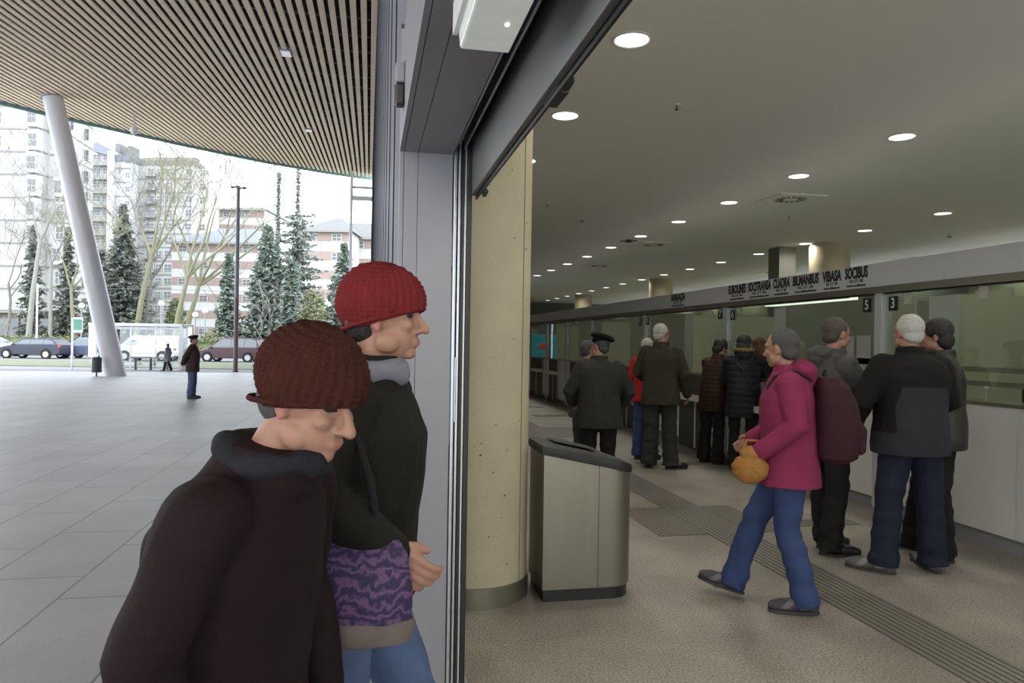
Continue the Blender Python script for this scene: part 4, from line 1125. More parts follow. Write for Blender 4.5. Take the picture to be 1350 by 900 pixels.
# ---- 7. navy puffer coat with fur trimmed hood
PUF = cloth((0.016, 0.017, 0.022), 0.5, 0.2, 6, name='navy_puffer')
def at_px(px, Z): 
    x, y = cw((px - 675) / 950 * Z, Z); return (x, y, 0)
r7, Q7, T7, HM7, s7 = person('woman in navy quilted coat with tan fur trimmed hood leaning at the counter', at_px(981, 8.8), 18, 1.66, lean=12, head=(10, -14), hair='long', hairc='dark',
       coat=dict(m=PUF, hem=.68, g=1.06, flare=1.04, sleeve=1.15, quilt=.009, quiltf=80, hood=(1.49, -.08, 1.05)), trouser=dict(m=BLACKT, kn=.07, hem=.062), voxel=.009,
       J=dict(elL=(-.22, .14, 1.16), wrL=(-.14, .29, 1.14), elR=(.22, .14, 1.16), wrR=(.14, .29, 1.14), ankR=(.10, .08, .08), ankL=(-.10, -.06, .08)))
FUR = cloth((0.27, 0.17, 0.075), 0.95, 0.4, 50, 0.8, 200, name='tan_fur')
b = MB(); ring = []
for k in range(15):
    a = math.pi * (k / 14) ; ring.append(T7((-math.cos(a) * .115, -.07 - math.sin(a) * .10, 1.50 + .02 * math.cos(a) ** 2)))
b.tube(ring, .024, 10, round_ends=True)
sub(r7, b, .007, 'fur_trim', FUR, lambda c, n: c + n * (nz(c, 120, 3) * .006 + .003 * nz(c, 60, 6))[:, None])
b = MB(); _s7 = snapper(r7, .003); b.tube([_s7(T7((-.15 + .34 * t_, -.25, 1.42 - .44 * t_))) for t_ in [q_ / 9 for q_ in range(10)]], .009, 6); b.build('bag_strap', LEATHER, r7, smooth=50)
# ---- 8. brown quilted coat
BR = cloth((0.042, 0.020, 0.013), 0.6, 0.25, 6, name='dark_brown_quilted')
person('person in dark brown quilted coat with black curly hair bending over the counter ledge', at_px(940, 9.3), 52, 1.62, lean=15, head=(20, -14), hair='full', hairc='dark',
       coat=dict(m=BR, hem=.72, g=1.0, sleeve=1.1, quilt=.006, quiltf=110, collar=1.1), trouser=dict(m=BLACKT, hem=.095), voxel=.009,
       J=dict(elL=(-.2, .16, 1.16), wrL=(-.12, .30, 1.14), elR=(.22, .14, 1.16), wrR=(.14, .29, 1.14)), feet=dict(R=(40, 0), L=(10, 0)))
# ---- 9. red haired
person('auburn haired person in black coat standing behind the navy quilted coat', at_px(1000, 9.75), 20, 1.64, lean=10, head=(0, -10), hair='long', hairc='red',
       coat=dict(m=BLACKT, hem=.66, g=1.18, sleeve=1.1), voxel=.011,
       J=dict(elL=(-.2, .16, 1.16), wrL=(-.12, .30, 1.14), elR=(.22, .14, 1.16), wrR=(.14, .29, 1.14)))
# ---- 10. olive parka, white hair
OL = cloth((0.043, 0.039, 0.027), 0.8, 0.18, 6, name='olive_parka')
person('white haired man in long olive parka and grey trousers, back to the camera', at_px(872, 8.85), 16, 1.775, lean=2, head=(38, 0), hair='short', hairc='white',
       coat=dict(m=OL, hem=.76, g=1.12, flare=1.05, sleeve=1.15, collar=1.25), trouser=dict(m=GREYT, th=.105, kn=.09, hem=.098), voxel=.008,
       J=dict(ankL=(-.13, .02, .08), ankR=(.13, .0, .08), elR=(.27, -.02, 1.13), wrR=(.30, .10, .90), elL=(-.28, .02, 1.14), wrL=(-.18, .2, 1.05)), feet=dict(R=(60, 0), L=(-5, 0)))
# ---- 11. red jacket + jeans behind him
REDJ = cloth((0.42, 0.025, 0.025), 0.7, 0.15, 6, name='red_jacket')
person('person in red jacket and jeans almost hidden behind the olive parka', at_px(853, 9.5), 30, 1.60, lean=3, hair='short', hairc='white', head=(20, 0),
       coat=dict(m=REDJ, hem=.82, g=1.02), trouser=dict(m=JEANS_B), voxel=.011)
# ---- 12. beret man
DG = cloth((0.034, 0.035, 0.031), 0.75, 0.15, 6, name='charcoal_green_jacket')
BER = cloth((0.010, 0.010, 0.011), 0.95, 0.2, 30, name='black_felt')
person('man in black beret and charcoal jacket seen from behind beyond the bin', at_px(791, 7.15), 2, 1.60, lean=3, head=(-48, 0), hair='short', hairc='grey', hat='beret', hatm=BER,
       coat=dict(m=DG, hem=.74, g=1.22, flare=1.06, sleeve=1.2, collar=1.2), trouser=dict(m=BLACKT, th=.11), voxel=.008,
       J=dict(ankL=(-.12, 0, .08), ankR=(.13, .0, .08), shL=(-.20, -.01, 1.395), shR=(.20, -.01, 1.395), elL=(-.31, .0, 1.13), wrL=(-.27, .2, 1.0), elR=(.32, .0, 1.13), wrR=(.27, .20, 1.0)))
# ---- 13. grey companion
GC = cloth((0.075, 0.078, 0.078), 0.8, 0.15, 6, name='mid_grey_jacket')
person('person in mid grey jacket and trousers mostly hidden behind the beret man', at_px(770, 7.75), 70, 1.55, lean=4, hair='short', hairc='grey', head=(0, 0),
       coat=dict(m=GC, hem=.80, g=1.08), trouser=dict(m=GC), voxel=.011)
# ---- 14. outdoor beret man
BJ = cloth((0.055, 0.036, 0.034), 0.8, 0.15, 6, name='brown_jacket')
Z = 19.2; x, y = cw((254 - 675) / 950 * Z, Z)
person('elderly man in beret, brown jacket and jeans standing alone on the plaza', (x, y, gz(y)), 82, 1.66, lean=2, head=(0, -4), hair='short', hairc='grey', hat='beret', hatm=BER,
       coat=dict(m=BJ, hem=.74, g=1.12, sleeve=1.1, belly=.02), trouser=dict(m=JEANS, th=.105, kn=.088, hem=.09), voxel=.009,
       J=dict(elR=(.24, -.13, 1.14), wrR=(.10, -.22, .98), elL=(-.24, -.13, 1.14), wrL=(-.08, -.22, .98)))
# ---- 15. far walker
Z = 37.2; x, y = cw((222 - 675) / 950 * Z, Z)
GW = cloth((0.13, 0.13, 0.16), 0.85, name='grey_blue_coat')
person('small distant figure in blue grey coat walking in front of the bus shelter', (x, y, gz(y)), -80, 1.42, lean=3, hair='full', hairc='grey', coat=dict(m=GW, hem=.58, g=1.05, flare=1.1), voxel=.014,
       J=dict(ankL=(-.09, .2, .08), kneeL=(-.09, .14, .49), ankR=(.09, -.18, .1)))
# ---- 16. person by the pink umbrella
Z = 75; x, y = cw((104 - 675) / 950 * Z, Z)
WT = cloth((0.6, 0.6, 0.62), 0.85, name='white_top')
person('far figure in white top and dark trousers behind the parked cars', (x, y, 1.15), 90, 1.62, hair='full', hairc='dark', coat=dict(m=WT, hem=.98, g=1.05), voxel=.016)
PINK = cloth((0.75, 0.09, 0.32), 0.6, name='pink_nylon')
x, y = cw((116 - 675) / 950 * Z, Z)
u = empty('umbrella', (x, y, 1.72), 0, 'bright pink umbrella beside the far figure in white', 'umbrella')
b = MB(); b.lathe((0, 0, 0), [(.46, 0.0), (.43, .18), (.32, .36), (.15, .46), (.01, .48)], 16); b.build('canopy', PINK, u, smooth=50)
b = MB(); b.cyl((0, 0), .012, -.5, .55, 8); b.build('shaft', BLACKT, u)
# ---- 17. clerk behind the glass
BLS = cloth((0.06, 0.08, 0.16), 0.85, name='blue_shirt')
p = hit_x(930, 480, XW + 1.35)
person('clerk with dark hair and blue shirt behind the glass beside the brown quilted coat', (p.x, p.y, -.12), -115, 1.66, hair='full', hairc='dark', coat=dict(m=BLS, hem=.9, g=1.0), voxel=.012)

# ================================================================== OUTDOORS
# ---- timber canopy
CK = 0.093; CZ0 = 8.30
def cz(y): return CZ0 + CK * y
def on_canopy(px, py):
    d = ray(px, py); t = (CZ0 - CAM_H) / (d.z - CK * d.y); return Vector((0, 0, CAM_H)) + d * t
edge = [on_canopy(a, b) for a, b in ((-120, 106), (-60, 119), (0, 133), (60, 148), (160, 171), (250, 191), (350, 212), (430, 226), (492, 235))]
def y_end(x):
    if x <= edge[0].x: return edge[0].y
    for a, b in zip(edge, edge[1:]):
        if a.x <= x <= b.x: return a.y + (b.y - a.y) * (x - a.x) / (b.x - a.x)
    return edge[-1].y
PITCH = 0.27; YS = -30.0  # canopy is extended unseen behind and left to shade the near plaza
b = MB(); x = 0.105; xs = []
while x > -52:
    xs.append(x); ye = y_end(x) - 0.1
    b.loft([[(x - 0.155, YS, cz(YS)), (x, YS, cz(YS)), (x, YS, cz(YS) + 0.045), (x - 0.155, YS, cz(YS) + 0.045)],
            [(x - 0.155, ye, cz(ye)), (x, ye, cz(ye)), (x, ye, cz(ye) + 0.045), (x - 0.155, ye, cz(ye) + 0.045)]]); x -= PITCH
b.build('ceiling_canopy', M['wood'], kind='structure')
XL = xs[-1]
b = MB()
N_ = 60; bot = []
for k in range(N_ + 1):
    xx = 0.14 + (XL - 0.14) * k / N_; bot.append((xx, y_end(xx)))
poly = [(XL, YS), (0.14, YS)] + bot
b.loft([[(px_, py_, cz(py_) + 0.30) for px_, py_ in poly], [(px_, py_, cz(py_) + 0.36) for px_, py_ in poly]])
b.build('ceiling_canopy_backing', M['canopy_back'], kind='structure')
b = MB(); y = YS + 0.5
M['batten'] = mat('canopy_cross_rail', (0.12, 0.11, 0.10), 0.6)
while y < 50:
    # rails run across, stop at the curved edge
    xa = 0.0; xb = XL
    if y > y_end(XL):
        for q in range(300):
            xx = XL + (0.0 - XL) * q / 300
            if y_end(xx) > y: xb = xx; break
        else: break
    b.bar((xa, y, cz(y) + 0.075), (xb, y, cz(y) + 0.075), 0.05, 0.05); y += 1.5
b.build('trim_canopy_rails', M['batten'], kind='structure')
b = MB(); rings = []
for k in range(N_ + 1):
    xx, yy = bot[k]; z = cz(yy)
    rings.append([(xx, yy - 0.04, z - 0.15), (xx, yy + 0.10, z - 0.15), (xx, yy + 0.10, z + 0.45), (xx, yy - 0.04, z + 0.45)])
b.loft(rings); b.build('trim_canopy_edge', M['teal'], kind='structure', smooth=30)
# canopy lamps
M['lampglass'] = mat('canopy_lamp_glass', (0.75, 0.75, 0.80), 0.3, emis=(0.9, 0.9, 1.0), estr=0.35)
for px, py, lab in ((377, 69, 'small rectangular lamp set between the canopy slats, the higher one'), (407, 171, 'small rectangular lamp set between the canopy slats, nearer the canopy edge')):
    p = on_canopy(px, py)
    e = empty('canopy_lamp', p, 0, lab, 'light'); e.rotation_euler = (math.atan(CK), 0, 0)
    MB().box(-0.17, 0.17, -0.34, 0.34, -0.05, 0.08).build('housing', M['portal'], e, bevel=0.01)
    MB().box(-0.14, 0.14, -0.30, 0.30, -0.056, -0.048).build('lens', M['lampglass'], e, bevel=0.003)
p = on_canopy(177, 150); e = empty('dome_camera', p, 0, 'white dome camera hanging on a stem below the canopy edge', 'camera')
MB().cyl((0, 0), 0.03, -0.55, 0.05, 12).build('stem', M['whitep'], e, smooth=40)
MB().lathe((0, 0, 0), [(0.03, -0.50), (0.15, -0.62), (0.17, -0.75), (0.15, -0.80)], 20).build('housing', M['white'], e, smooth=40)
MB().ell((0, 0, -0.80), (0.14, 0.14, 0.15)).build('dome', M['whitep'], e, smooth=60)

# ---- raked canopy column
def ground_hit(px, py):
    z = 0
    for _ in range(12): p = hit_z(px, py, z); z = gz(p.y)
    return p
pb = ground_hit(154, 495); pt_ = on_canopy(69, 126)
e = empty('raked_column', (pb.x, pb.y, pb.z), 0, 'thick pale grey round column leaning left up to the timber canopy', 'column')
d = pt_ - pb
b = MB(); b.tube([(0, 0, -0.2), tuple(d * 1.0)], [0.43, 0.37], 48); b.build('shaft', M['column_paint'], e, smooth=50)
b = MB(); b.tube([tuple(d * 0.995), tuple(d * 1.02)], [0.42, 0.42], 40); b.build('head_plate', M['portal'], e, smooth=50)

# ---- frame at the end of the facade
e = empty('steel_frame', (0, 49.6, gz(49.6)), 0, 'slender steel ladder frame at the far end of the ribbed facade', 'frame')
pz1 = cz(49) - gz(49)
xf = hit_x  # alias
pf_ = at_depth(463.5, 300, 49.0)
b = MB(); b.box(pf_.x - 0.11, pf_.x + 0.07, -0.1, 0.1, 0, pz1); b.build('post', M['column_paint'], e)
for y0_, th in ((251, 0.16), (265, 0.30)):
    z = at_depth(470, y0_, 49.5).z - gz(49.6)
    MB().box(pf_.x, 0.13, -0.06, 0.06, z - th / 2, z + th / 2).build('cross_bar', M['column_paint'], e)

# ---- camera-side frame for the far town
def OX(px, Z): return (px - 675) / FPX * Z
def PZ(px, py, Z): return at_depth(px, py, Z).z
def oe(name, xc, Z, z, label, cat, rz=0.0, group=None):
    x, y = cw(xc, Z); return empty(name, (x, y, z), -YAW + rz, label, cat, group)
OUTM = Matrix.Rotation(-YAW, 4, 'Z')
M['grass'] = mat('grass', (0.13, 0.145, 0.085), 0.95, var=0.35, scale=3, bump=0.5, bscale=60)
M['asphalt'] = mat('asphalt', (0.15, 0.15, 0.155), 0.9, scale=8)
M['kerb'] = mat('kerb_stone', (0.19, 0.187, 0.195), 0.85)
M['earth'] = mat('park_ground', (0.22, 0.23, 0.13), 0.95, var=0.3, scale=1)
gK = gz(38.5)
def strip(name, m, Z0, z0, Z1, z1, xa=-110, xb=22, th=0.3):
    b = MB(); b.loft([[(xa, Z0, z0), (xb, Z0, z0), (xb, Z0, z0 - th), (xa, Z0, z0 - th)], [(xa, Z1, z1), (xb, Z1, z1), (xb, Z1, z1 - th), (xa, Z1, z1 - th)]]); b.xf(OUTM)
    return b.build(name, m, kind='structure')
strip('ground_tramway', M['kerb'], 36.5, gK - 0.012, 41, gK - 0.02)
strip('trim_kerb', M['asphalt'], 40.2, gK + 0.005, 40.5, gK + 0.005)
gr_ = strip('ground_verge', M['grass'], 41, gK, 46, -0.10)
strip('ground_road', M['asphalt'], 46, -0.14, 57, -0.14, th=0.3)
strip('ground_park', M['earth'], 57, 0.0, 62, 0.30)
strip('ground_park', M['earth'], 62, 0.30, 74, 1.15)
strip('ground_park', M['earth'], 74, 1.15, 260, 1.3, xa=-260, xb=200)

# hedge
M['hedge'] = mat('hedge_leaves', (0.17, 0.185, 0.105), 0.9, var=0.6, scale=9, bump=1.0, bscale=30)
def leafy(mbx, pts, n, size, rnd, jitter):
    for _ in range(n):
        p = Vector(rnd.choice(pts)) + Vector((rnd.gauss(0, jitter[0]), rnd.gauss(0, jitter[1]), rnd.gauss(0, jitter[2])))
        a = Vector((rnd.gauss(0, 1), rnd.gauss(0, 1), rnd.gauss(0, 1))).normalized(); c_ = a.cross(Vector((rnd.gauss(0, 1), rnd.gauss(0, 1), rnd.gauss(0, 1)))).normalized()
        s = size * rnd.uniform(.6, 1.3)
        mbx.add([p - a * s, p + c_ * s * .6, p + a * s, p - c_ * s * .6], [(0, 1, 2, 3)])
def hedge(px0, px1, Z, py0, py1, lab):
    xa, xb = OX(px0, Z), OX(px1, Z); zt, zb = PZ((px0 + px1) / 2, py0, Z), PZ((px0 + px1) / 2, py1, Z)
    e = oe('hedge', (xa + xb) / 2, Z, 0.1, lab, 'hedge')
    b = MB(); b.loft([[( -(xb - xa) / 2, y, z) for y, z in ((-.5, 0), (.5, 0), (.45, zt - .15), (-.45, zt - .15))], [((xb - xa) / 2, y, z) for y, z in ((-.5, 0), (.5, 0), (.45, zt - .15), (-.45, zt - .15))]])
    rnd = random.Random(int(px0)); pts = []
    for k in range(300): pts.append((rnd.uniform(-(xb - xa) / 2, (xb - xa) / 2), rnd.uniform(-.5, .5), rnd.choice([zt - .12, rnd.uniform(0.1, zt - .1)])))
    leafy(b, pts, 2600, .11, rnd, (.3, .08, .12)); o = b.build('leaves', M['hedge'], e); o['kind'] = 'stuff'
hedge(-20, 128, 59.5, 446, 461, 'clipped green hedge behind the parked cars at the far side')
hedge(262, 345, 59.5, 450, 462, 'clipped green hedge behind the maroon car')

# ---- buildings
M['b_pale'] = mat('pale_render', (0.345, 0.335, 0.33), 0.9, var=0.05, scale=.3)
M['b_white'] = mat('white_render', (0.47, 0.47, 0.48), 0.9, var=0.03, scale=.3)
M['b_line'] = mat('floor_band', (0.20, 0.195, 0.195), 0.9)
M['b_grey'] = mat('balcony_grey', (0.23, 0.225, 0.22), 0.9)
M['b_win'] = mat('dark_window', (0.12, 0.12, 0.13), 0.4)
M['b_brick'] = mat('pale_red_brick', (0.29, 0.215, 0.20), 0.9, var=0.12, scale=2)
M['b_slate'] = mat('blue_slate_roof', (0.115, 0.125, 0.155), 0.7, var=0.1, scale=1)
M['b_tile'] = mat('grey_roof_tile', (0.115, 0.112, 0.112), 0.8, var=0.12, scale=2)
M['b_brown'] = mat('arcade_brown', (0.12, 0.105, 0.09), 0.9)
def winbay(e, x, z, wd, hg, y=-0.02, bay=0.0, cols=2):
    f = MB()
    if bay: f.loft([[(x - wd * .75, y + .1, z0) , (x - wd * .55, y - bay, z0), (x + wd * .55, y - bay, z0), (x + wd * .75, y + .1, z0)] for z0 in (z - hg * .75, z + hg * .8)])
    else: f.box(x - wd * .56, x + wd * .56, y - .04, y, z - hg * .54, z + hg * .54)
    fo = f.build('window', M['b_white'], e)
    yy = y - .05 - bay; g = MB()
    for i in range(cols):
        for j in range(2):
            x0 = x - wd / 2 + wd * i / cols + .05; x1 = x - wd / 2 + wd * (i + 1) / cols - .05
            z0 = z - hg / 2 + hg * j / 2 + .05; z1 = z - hg / 2 + hg * (j + 1) / 2 - .05
            g.box(x0, x1, yy - .02, yy + .03, z0, z1)
    g.build('panes', M['b_win'], fo)
# tower A
Z = 93.0; S = Z / FPX
e = oe('apartment_tower', 0, Z, 0.4, 'tall pale apartment tower with white window bays behind the raked column', 'building')
plan = [(-120, 0), (52, 0), (60, 1.2), (86, 1.6), (98, 5), (119, 10), (60, 26), (-60, 26)]
top = PZ(40, 128, Z) + 3
pl = [((px - 675) / FPX * (Z + dy), dy) for px, dy in plan]
b = MB(); b.loft([[(x, y, 3.9) for x, y in pl], [(x, y, top) for x, y in pl]]); b.build('wall', M['b_pale'], e)
b = MB(); b.loft([[(x, y + .6, -0.5) for x, y in pl], [(x, y + .6, 3.9) for x, y in pl]]); b.build('ground_floor', M['b_brown'], e)
fl = [PZ(20, py, Z) - .4 for py in (139.5, 169.5, 199.5, 229.5, 260, 290, 320, 350, 380, 409)]
for z in fl:
    b = MB(); b.loft([[(x + (0.05 if i == 0 else .1), y - .12, z_) for i, (x, y) in enumerate(pl)] for z_ in (z - .09, z + .09)]); b.build('floor_band', M['b_line'], e)
for i, z in enumerate(fl):
    zc = z - 1.55
    if i < 9:
        winbay(e, (43 - 675) * S, zc, 1.1, 1.7, y=-.02, bay=.9 if i % 2 == 0 else .7)
        winbay(e, (68 - 675) * S, zc + .2, 1.0, 1.7, y=1.3, bay=.0 if i % 3 else .6)
        winbay(e, (90 - 675) / FPX * 95.5, zc, .9, 1.6, y=2.3, cols=2)
        winbay(e, (109 - 675) / FPX * 100.2, zc, .9, 1.6, y=7.2, cols=2)
        winbay(e, (-8 - 675) * S, zc, 1.1, 1.6, y=-.02, cols=2)
for px, w_ in ((8, 2.6), (52, 1.6), (86, 2.2), (30, 1.0)):
    MB().box((px - 675) * S - w_ / 2, (px - 675) * S + w_ / 2, .4, .8, .2, 3.2).build('doorway', M['b_win'], e)
# block B (blue roof)
Z = 150.0; S = Z / FPX
e = oe('apartment_block', 0, Z, 0.5, 'white balconied apartment block with blue slate roof right of the raked column', 'building')
def PZ2(py, Z=150.0): return PZ(145, py, Z) - .5
MB().box((116 - 675) * S, (143 - 675) * S, 0, 14, 0, PZ2(203)).build('wall', M['b_pale'], e)
MB().box((143 - 675) * S, (151 - 675) * S, -1.5, 12, 0, PZ2(201)).build('stair_tower', M['b_white'], e)
MB().box((151 - 675) * S, (170 - 675) * S, -.6, 12, 0, PZ2(212)).build('end_wall', M['b_white'], e)
b = MB(); b.loft([[((116 - 675) * S, -1, PZ2(199)), ((150 - 675) * S, -1, PZ2(208)), ((150 - 675) * S, 14, PZ2(208)), ((116 - 675) * S, 14, PZ2(199))], [((119 - 675) * S, 1, PZ2(185)), ((150 - 675) * S, 1, PZ2(202)), ((150 - 675) * S, 12, PZ2(202)), ((119 - 675) * S, 12, PZ2(185))]]); b.build('roof', M['b_slate'], e)
b = MB(); b.box((151 - 675) * S, (171 - 675) * S, -1, 12, PZ2(213), PZ2(205)); b.build('roof', M['b_slate'], e)
for px, y0_, y1_ in ((147.5, 205, 187), (164, 205, 190)):
    MB().box((px - 3.5 - 675) * S, (px + 3 - 675) * S, 1, 4, PZ2(y0_), PZ2(y1_)).build('chimney', M['b_slate'], e)
for k in range(13):
    zz = PZ2(213 + k * 18.3)
    if zz < 1: break
    MB().box((116 - 675) * S, (142 - 675) * S, -1.4, 0, zz - 1.1, zz).build('balcony', M['b_grey'], e)
    MB().box((151 - 675) * S, (170.5 - 675) * S, -.75, -.55, zz - 1.6, zz - 1.35).build('floor_band', M['b_grey'], e)
    winbay(e, (124 - 675) * S, zz + .9, 1.6, 1.1); winbay(e, (136 - 675) * S, zz + .9, 1.3, 1.1)
    winbay(e, (167 - 675) * S, zz, .9, 1.0, y=-.62)
# block C (rounded roof)
e = oe('apartment_block', 0, 152.0, 0.5, 'pale apartment block with rounded grey roof behind the bare trees', 'building')
pl = [((px - 675) / FPX * (152 + dy), dy) for px, dy in ((171, 1), (250, 0), (262, 4), (272, 10), (250, 24), (190, 24))]
b = MB(); b.loft([[(x, y, 0) for x, y in pl], [(x, y, PZ2(212)) for x, y in pl]]); b.build('wall', M['b_pale'], e)
def sc(pl, k): 
    cx_ = sum(p[0] for p in pl) / len(pl); cy_ = 12
    return [(cx_ + (x - cx_) * k, cy_ + (y - cy_) * k) for x, y in pl]
b = MB(); b.loft([[(x, y, PZ2(z)) for x, y in sc(pl, k)] for z, k in ((213, 1.01), (206, .98), (200, .86), (195, .62), (192, .3))]); b.build('roof', M['b_tile'], e, smooth=20)
for px in (205, 224): MB().box((px - 3 - 675) * S, (px + 3 - 675) * S, 8, 10, PZ2(200), PZ2(190)).build('chimney', M['b_slate'], e)
for k in range(12):
    zz = PZ2(231 + k * 18.3)
    if zz < 1: break
    b = MB(); b.loft([[(x, y - .15, z_) for x, y in pl] for z_ in (zz - .12, zz + .12)]); b.build('floor_band', M['b_grey'], e)
    for px, w_ in ((188, 1.6), (200, 1.2), (213, 1.6), (240, 1.3)): winbay(e, (px - 675) * S, zz + 1.5, w_, 1.3, y=.6 - (px - 171) * .009)
    MB().box((181 - 675) * S, (196 - 675) * S, -.5, .9, zz + .3, zz + 1.0).build('balcony', M['b_grey'], e)
    winbay(e, (256 - 675) * S, zz + 1.5, 1.2, 1.4, y=1.0)
# striped buildings
def striped(px0, px1, Z, ridge, eave, sp, lab, apex0, apex1, depth=18, turn=None):
    S = Z / FPX; pc = (px0 + px1) / 2
    f = lambda py: PZ(pc, py, Z) - .5
    e = oe('apartment_building', 0, Z, 0.5, lab, 'building')
    x0, x1 = (px0 - 675) * S, (px1 - 675) * S
    MB().box(x0, x1, 0, depth, 0, f(eave)).build('wall', M['b_white'], e)
    a0, a1 = (apex0 - 675) * S, (apex1 - 675) * S
    b = MB(); vs = [(x0 - .6, -.8, f(eave)), (x1 + .6, -.8, f(eave)), (x1 + .6, depth + .8, f(eave)), (x0 - .6, depth + .8, f(eave)), (a0, depth / 2, f(ridge)), (a1, depth / 2, f(ridge))]
    b.add(vs, [(0, 1, 5, 4), (1, 2, 5), (2, 3, 4, 5), (3, 0, 4), (3, 2, 1, 0)]); b.build('roof', M['b_tile'] if turn is None else turn, e)
    MB().box(x0 - .6, x1 + .6, -.9, -.7, f(eave) - .3, f(eave) + .05).build('gutter', M['b_grey'], e)
    k = 0
    while f(eave + 3 + k * sp) > 2:
        z1 = f(eave + 2 + k * sp); z0 = f(eave + 2 + k * sp + sp * .48)
        MB().box(x0, x1, -.06, 0, z0, z1).build('brick_band', M['b_brick'], e)
        z2 = f(eave + 2 + (k + .98) * sp)
        nwin = int((x1 - x0) / 3.2)
        for i in range(nwin):
            if (i * 7 + k * 3) % 5 < 3:
                x = x0 + (i + .5) * (x1 - x0) / nwin; winbay(e, x, (z0 + z1) / 2 - .1, 1.4, (z1 - z0) * .75, y=-.07)
        k += 1
    return e
striped(225, 338, 130, 291, 320, 21.8, 'long brick and white striped building with blue grey hip roof behind the lamp post', 262, 312, turn=M['b_slate'])
striped(393, 458, 114, 274, 304, 25, 'brick and white striped building with grey hip roof seen near the facade', 424, 430)
striped(456, 520, 122, 283, 314, 25, 'white building wing with tiled roof between the steel frame and the facade', 440, 560)
striped(286, 346, 175, 264, 276, 18, 'distant pale building peeping over the striped building', 300, 330)

# ---- trees
M['bark_y'] = mat('lichen_bark', (0.20, 0.19, 0.125), 0.9, var=0.3, scale=6)
M['bark_g'] = mat('grey_bark', (0.17, 0.155, 0.14), 0.9, var=0.3, scale=6)
M['bark_w'] = mat('pale_twig_bark', (0.26, 0.25, 0.23), 0.9, var=0.2, scale=6)
def bare_tree(px, Z, py_top, seed, lab, m, trunk_r=.16, lean=0.0, spread=.55, base_py=None, limbs=None, z0=.3, up=.6, levels=4):
    if limbs and levels == 4: levels = 5; spread += .04
    trunk_r *= 1.0
    rnd = random.Random(seed); Hh = PZ(px, py_top, Z) - z0
    e = oe('bare_tree', OX(px, Z), Z, z0, lab, 'tree')
    b = MB()
    def grow(p, d, L, r, lv):
        n = 4; pts = [p]; rr = [r]; q = p.copy(); dd = d.copy()
        for k in range(n):
            dd = (dd + Vector((rnd.gauss(0, .10), rnd.gauss(0, .10), up * .12))).normalized(); q = q + dd * L / n
            pts.append(q.copy()); rr.append(r * (1 - .45 * (k + 1) / n))
        rr = [max(.016, q_ * .80) for q_ in rr]
        br[0 if lv == levels else 1].tube(pts, rr, 7 if lv > 2 else 4)
        if lv == 0: return
        nb = 3 if lv > 1 else 4
        for k in range(nb):
            t = rnd.uniform(.45, 1.0) if k else 1.0
            i = min(n - 1, int(t * n)); pp = pts[i] + (pts[i + 1] - pts[i]) * (t * n - i)
            a = Vector((rnd.gauss(0, 1), rnd.gauss(0, .7), rnd.uniform(-.1, .5))).normalized()
            nd = (dd * (1 - spread * rnd.uniform(.6, 1.1)) + a * spread).normalized()
            grow(pp, nd, L * rnd.uniform(.55, .8), rr[i] * .62, lv - 1)
    br = [MB(), MB()]
    if limbs:
        fork = Hh * limbs[0]
        tp = [Vector((0, 0, -.3)), Vector((lean * .4, 0, fork * .5)), Vector((lean, 0, fork))]
        br[0].tube(tp, [trunk_r * 1.0, trunk_r * .8, trunk_r * .62], 9)
        for (ang, L_) in limbs[1]:
            d = Vector((math.sin(R(ang)), rnd.uniform(-.3, .3), math.cos(R(ang)))).normalized()
            grow(tp[-1], d, Hh * L_, trunk_r * .6, levels - 1)
    else:
        grow(Vector((0, 0, -.3)), Vector((lean * .1, 0, 1)).normalized(), Hh * .42, trunk_r, levels)
    br[0].build('trunk', m, e, smooth=60); br[1].build('branches', m, e, smooth=60)
bare_tree(4, 66, 245, 1, 'bare grey tree at the extreme edge in front of the pale tower', M['bark_g'], .22, levels=4)
bare_tree(36, 64, 200, 2, 'tall bare tree with pale trunk in front of the tower windows', M['bark_w'], .26, lean=1.0, limbs=(.55, [(12, .28), (-18, .24), (35, .2)]))
bare_tree(66, 66, 275, 3, 'slim bare tree between the pale trunk and the raked column', M['bark_w'], .18, limbs=(.6, [(3, .25), (-20, .2), (25, .2)]))
bare_tree(97, 64, 285, 4, 'yellowish bare tree just left of the raked column', M['bark_y'], .2, lean=-.3, limbs=(.45, [(-20, .3), (15, .35), (35, .25)]))
bare_tree(25, 60, 395, 5, 'small crooked bare tree by the hedge', M['bark_w'], .07, levels=3)
bare_tree(176, 68, 165, 6, 'very tall yellow barked bare tree behind the bus shelter', M['bark_y'], .30, lean=1.6, limbs=(.42, [(5, .42), (-32, .28), (28, .30), (50, .22)]))
bare_tree(190, 70, 230, 16, 'bare tree close beside the very tall yellow barked one', M['bark_g'], .22, lean=.6, limbs=(.4, [(0, .35), (-40, .28), (38, .28)]))
bare_tree(228, 66, 190, 7, 'yellow barked bare tree forking widely above the shelter end', M['bark_y'], .30, lean=1.2, limbs=(.35, [(4, .45), (22, .42), (42, .38), (-25, .3)]))
bare_tree(242, 70, 205, 8, 'large bare tree whose long limbs sweep towards the lamp post', M['bark_y'], .30, lean=1.4, limbs=(.33, [(30, .42), (48, .46), (58, .42), (12, .4), (-15, .35)]))
bare_tree(284, 72, 300, 9, 'slim grey bare tree left of the lamp post', M['bark_g'], .16)
bare_tree(352, 50, 402, 10, 'small white stemmed bare sapling in front of the dark conifers', M['bark_w'], .07, z0=0.1, levels=3, limbs=(.25, [(-40, .5), (0, .6), (35, .55), (15, .6)]))
M['con_dark'] = mat('dark_conifer', (0.165, 0.178, 0.155), 0.9, var=0.4, scale=4)
M['con_mid'] = mat('green_conifer', (0.19, 0.225, 0.185), 0.9, var=0.4, scale=4)
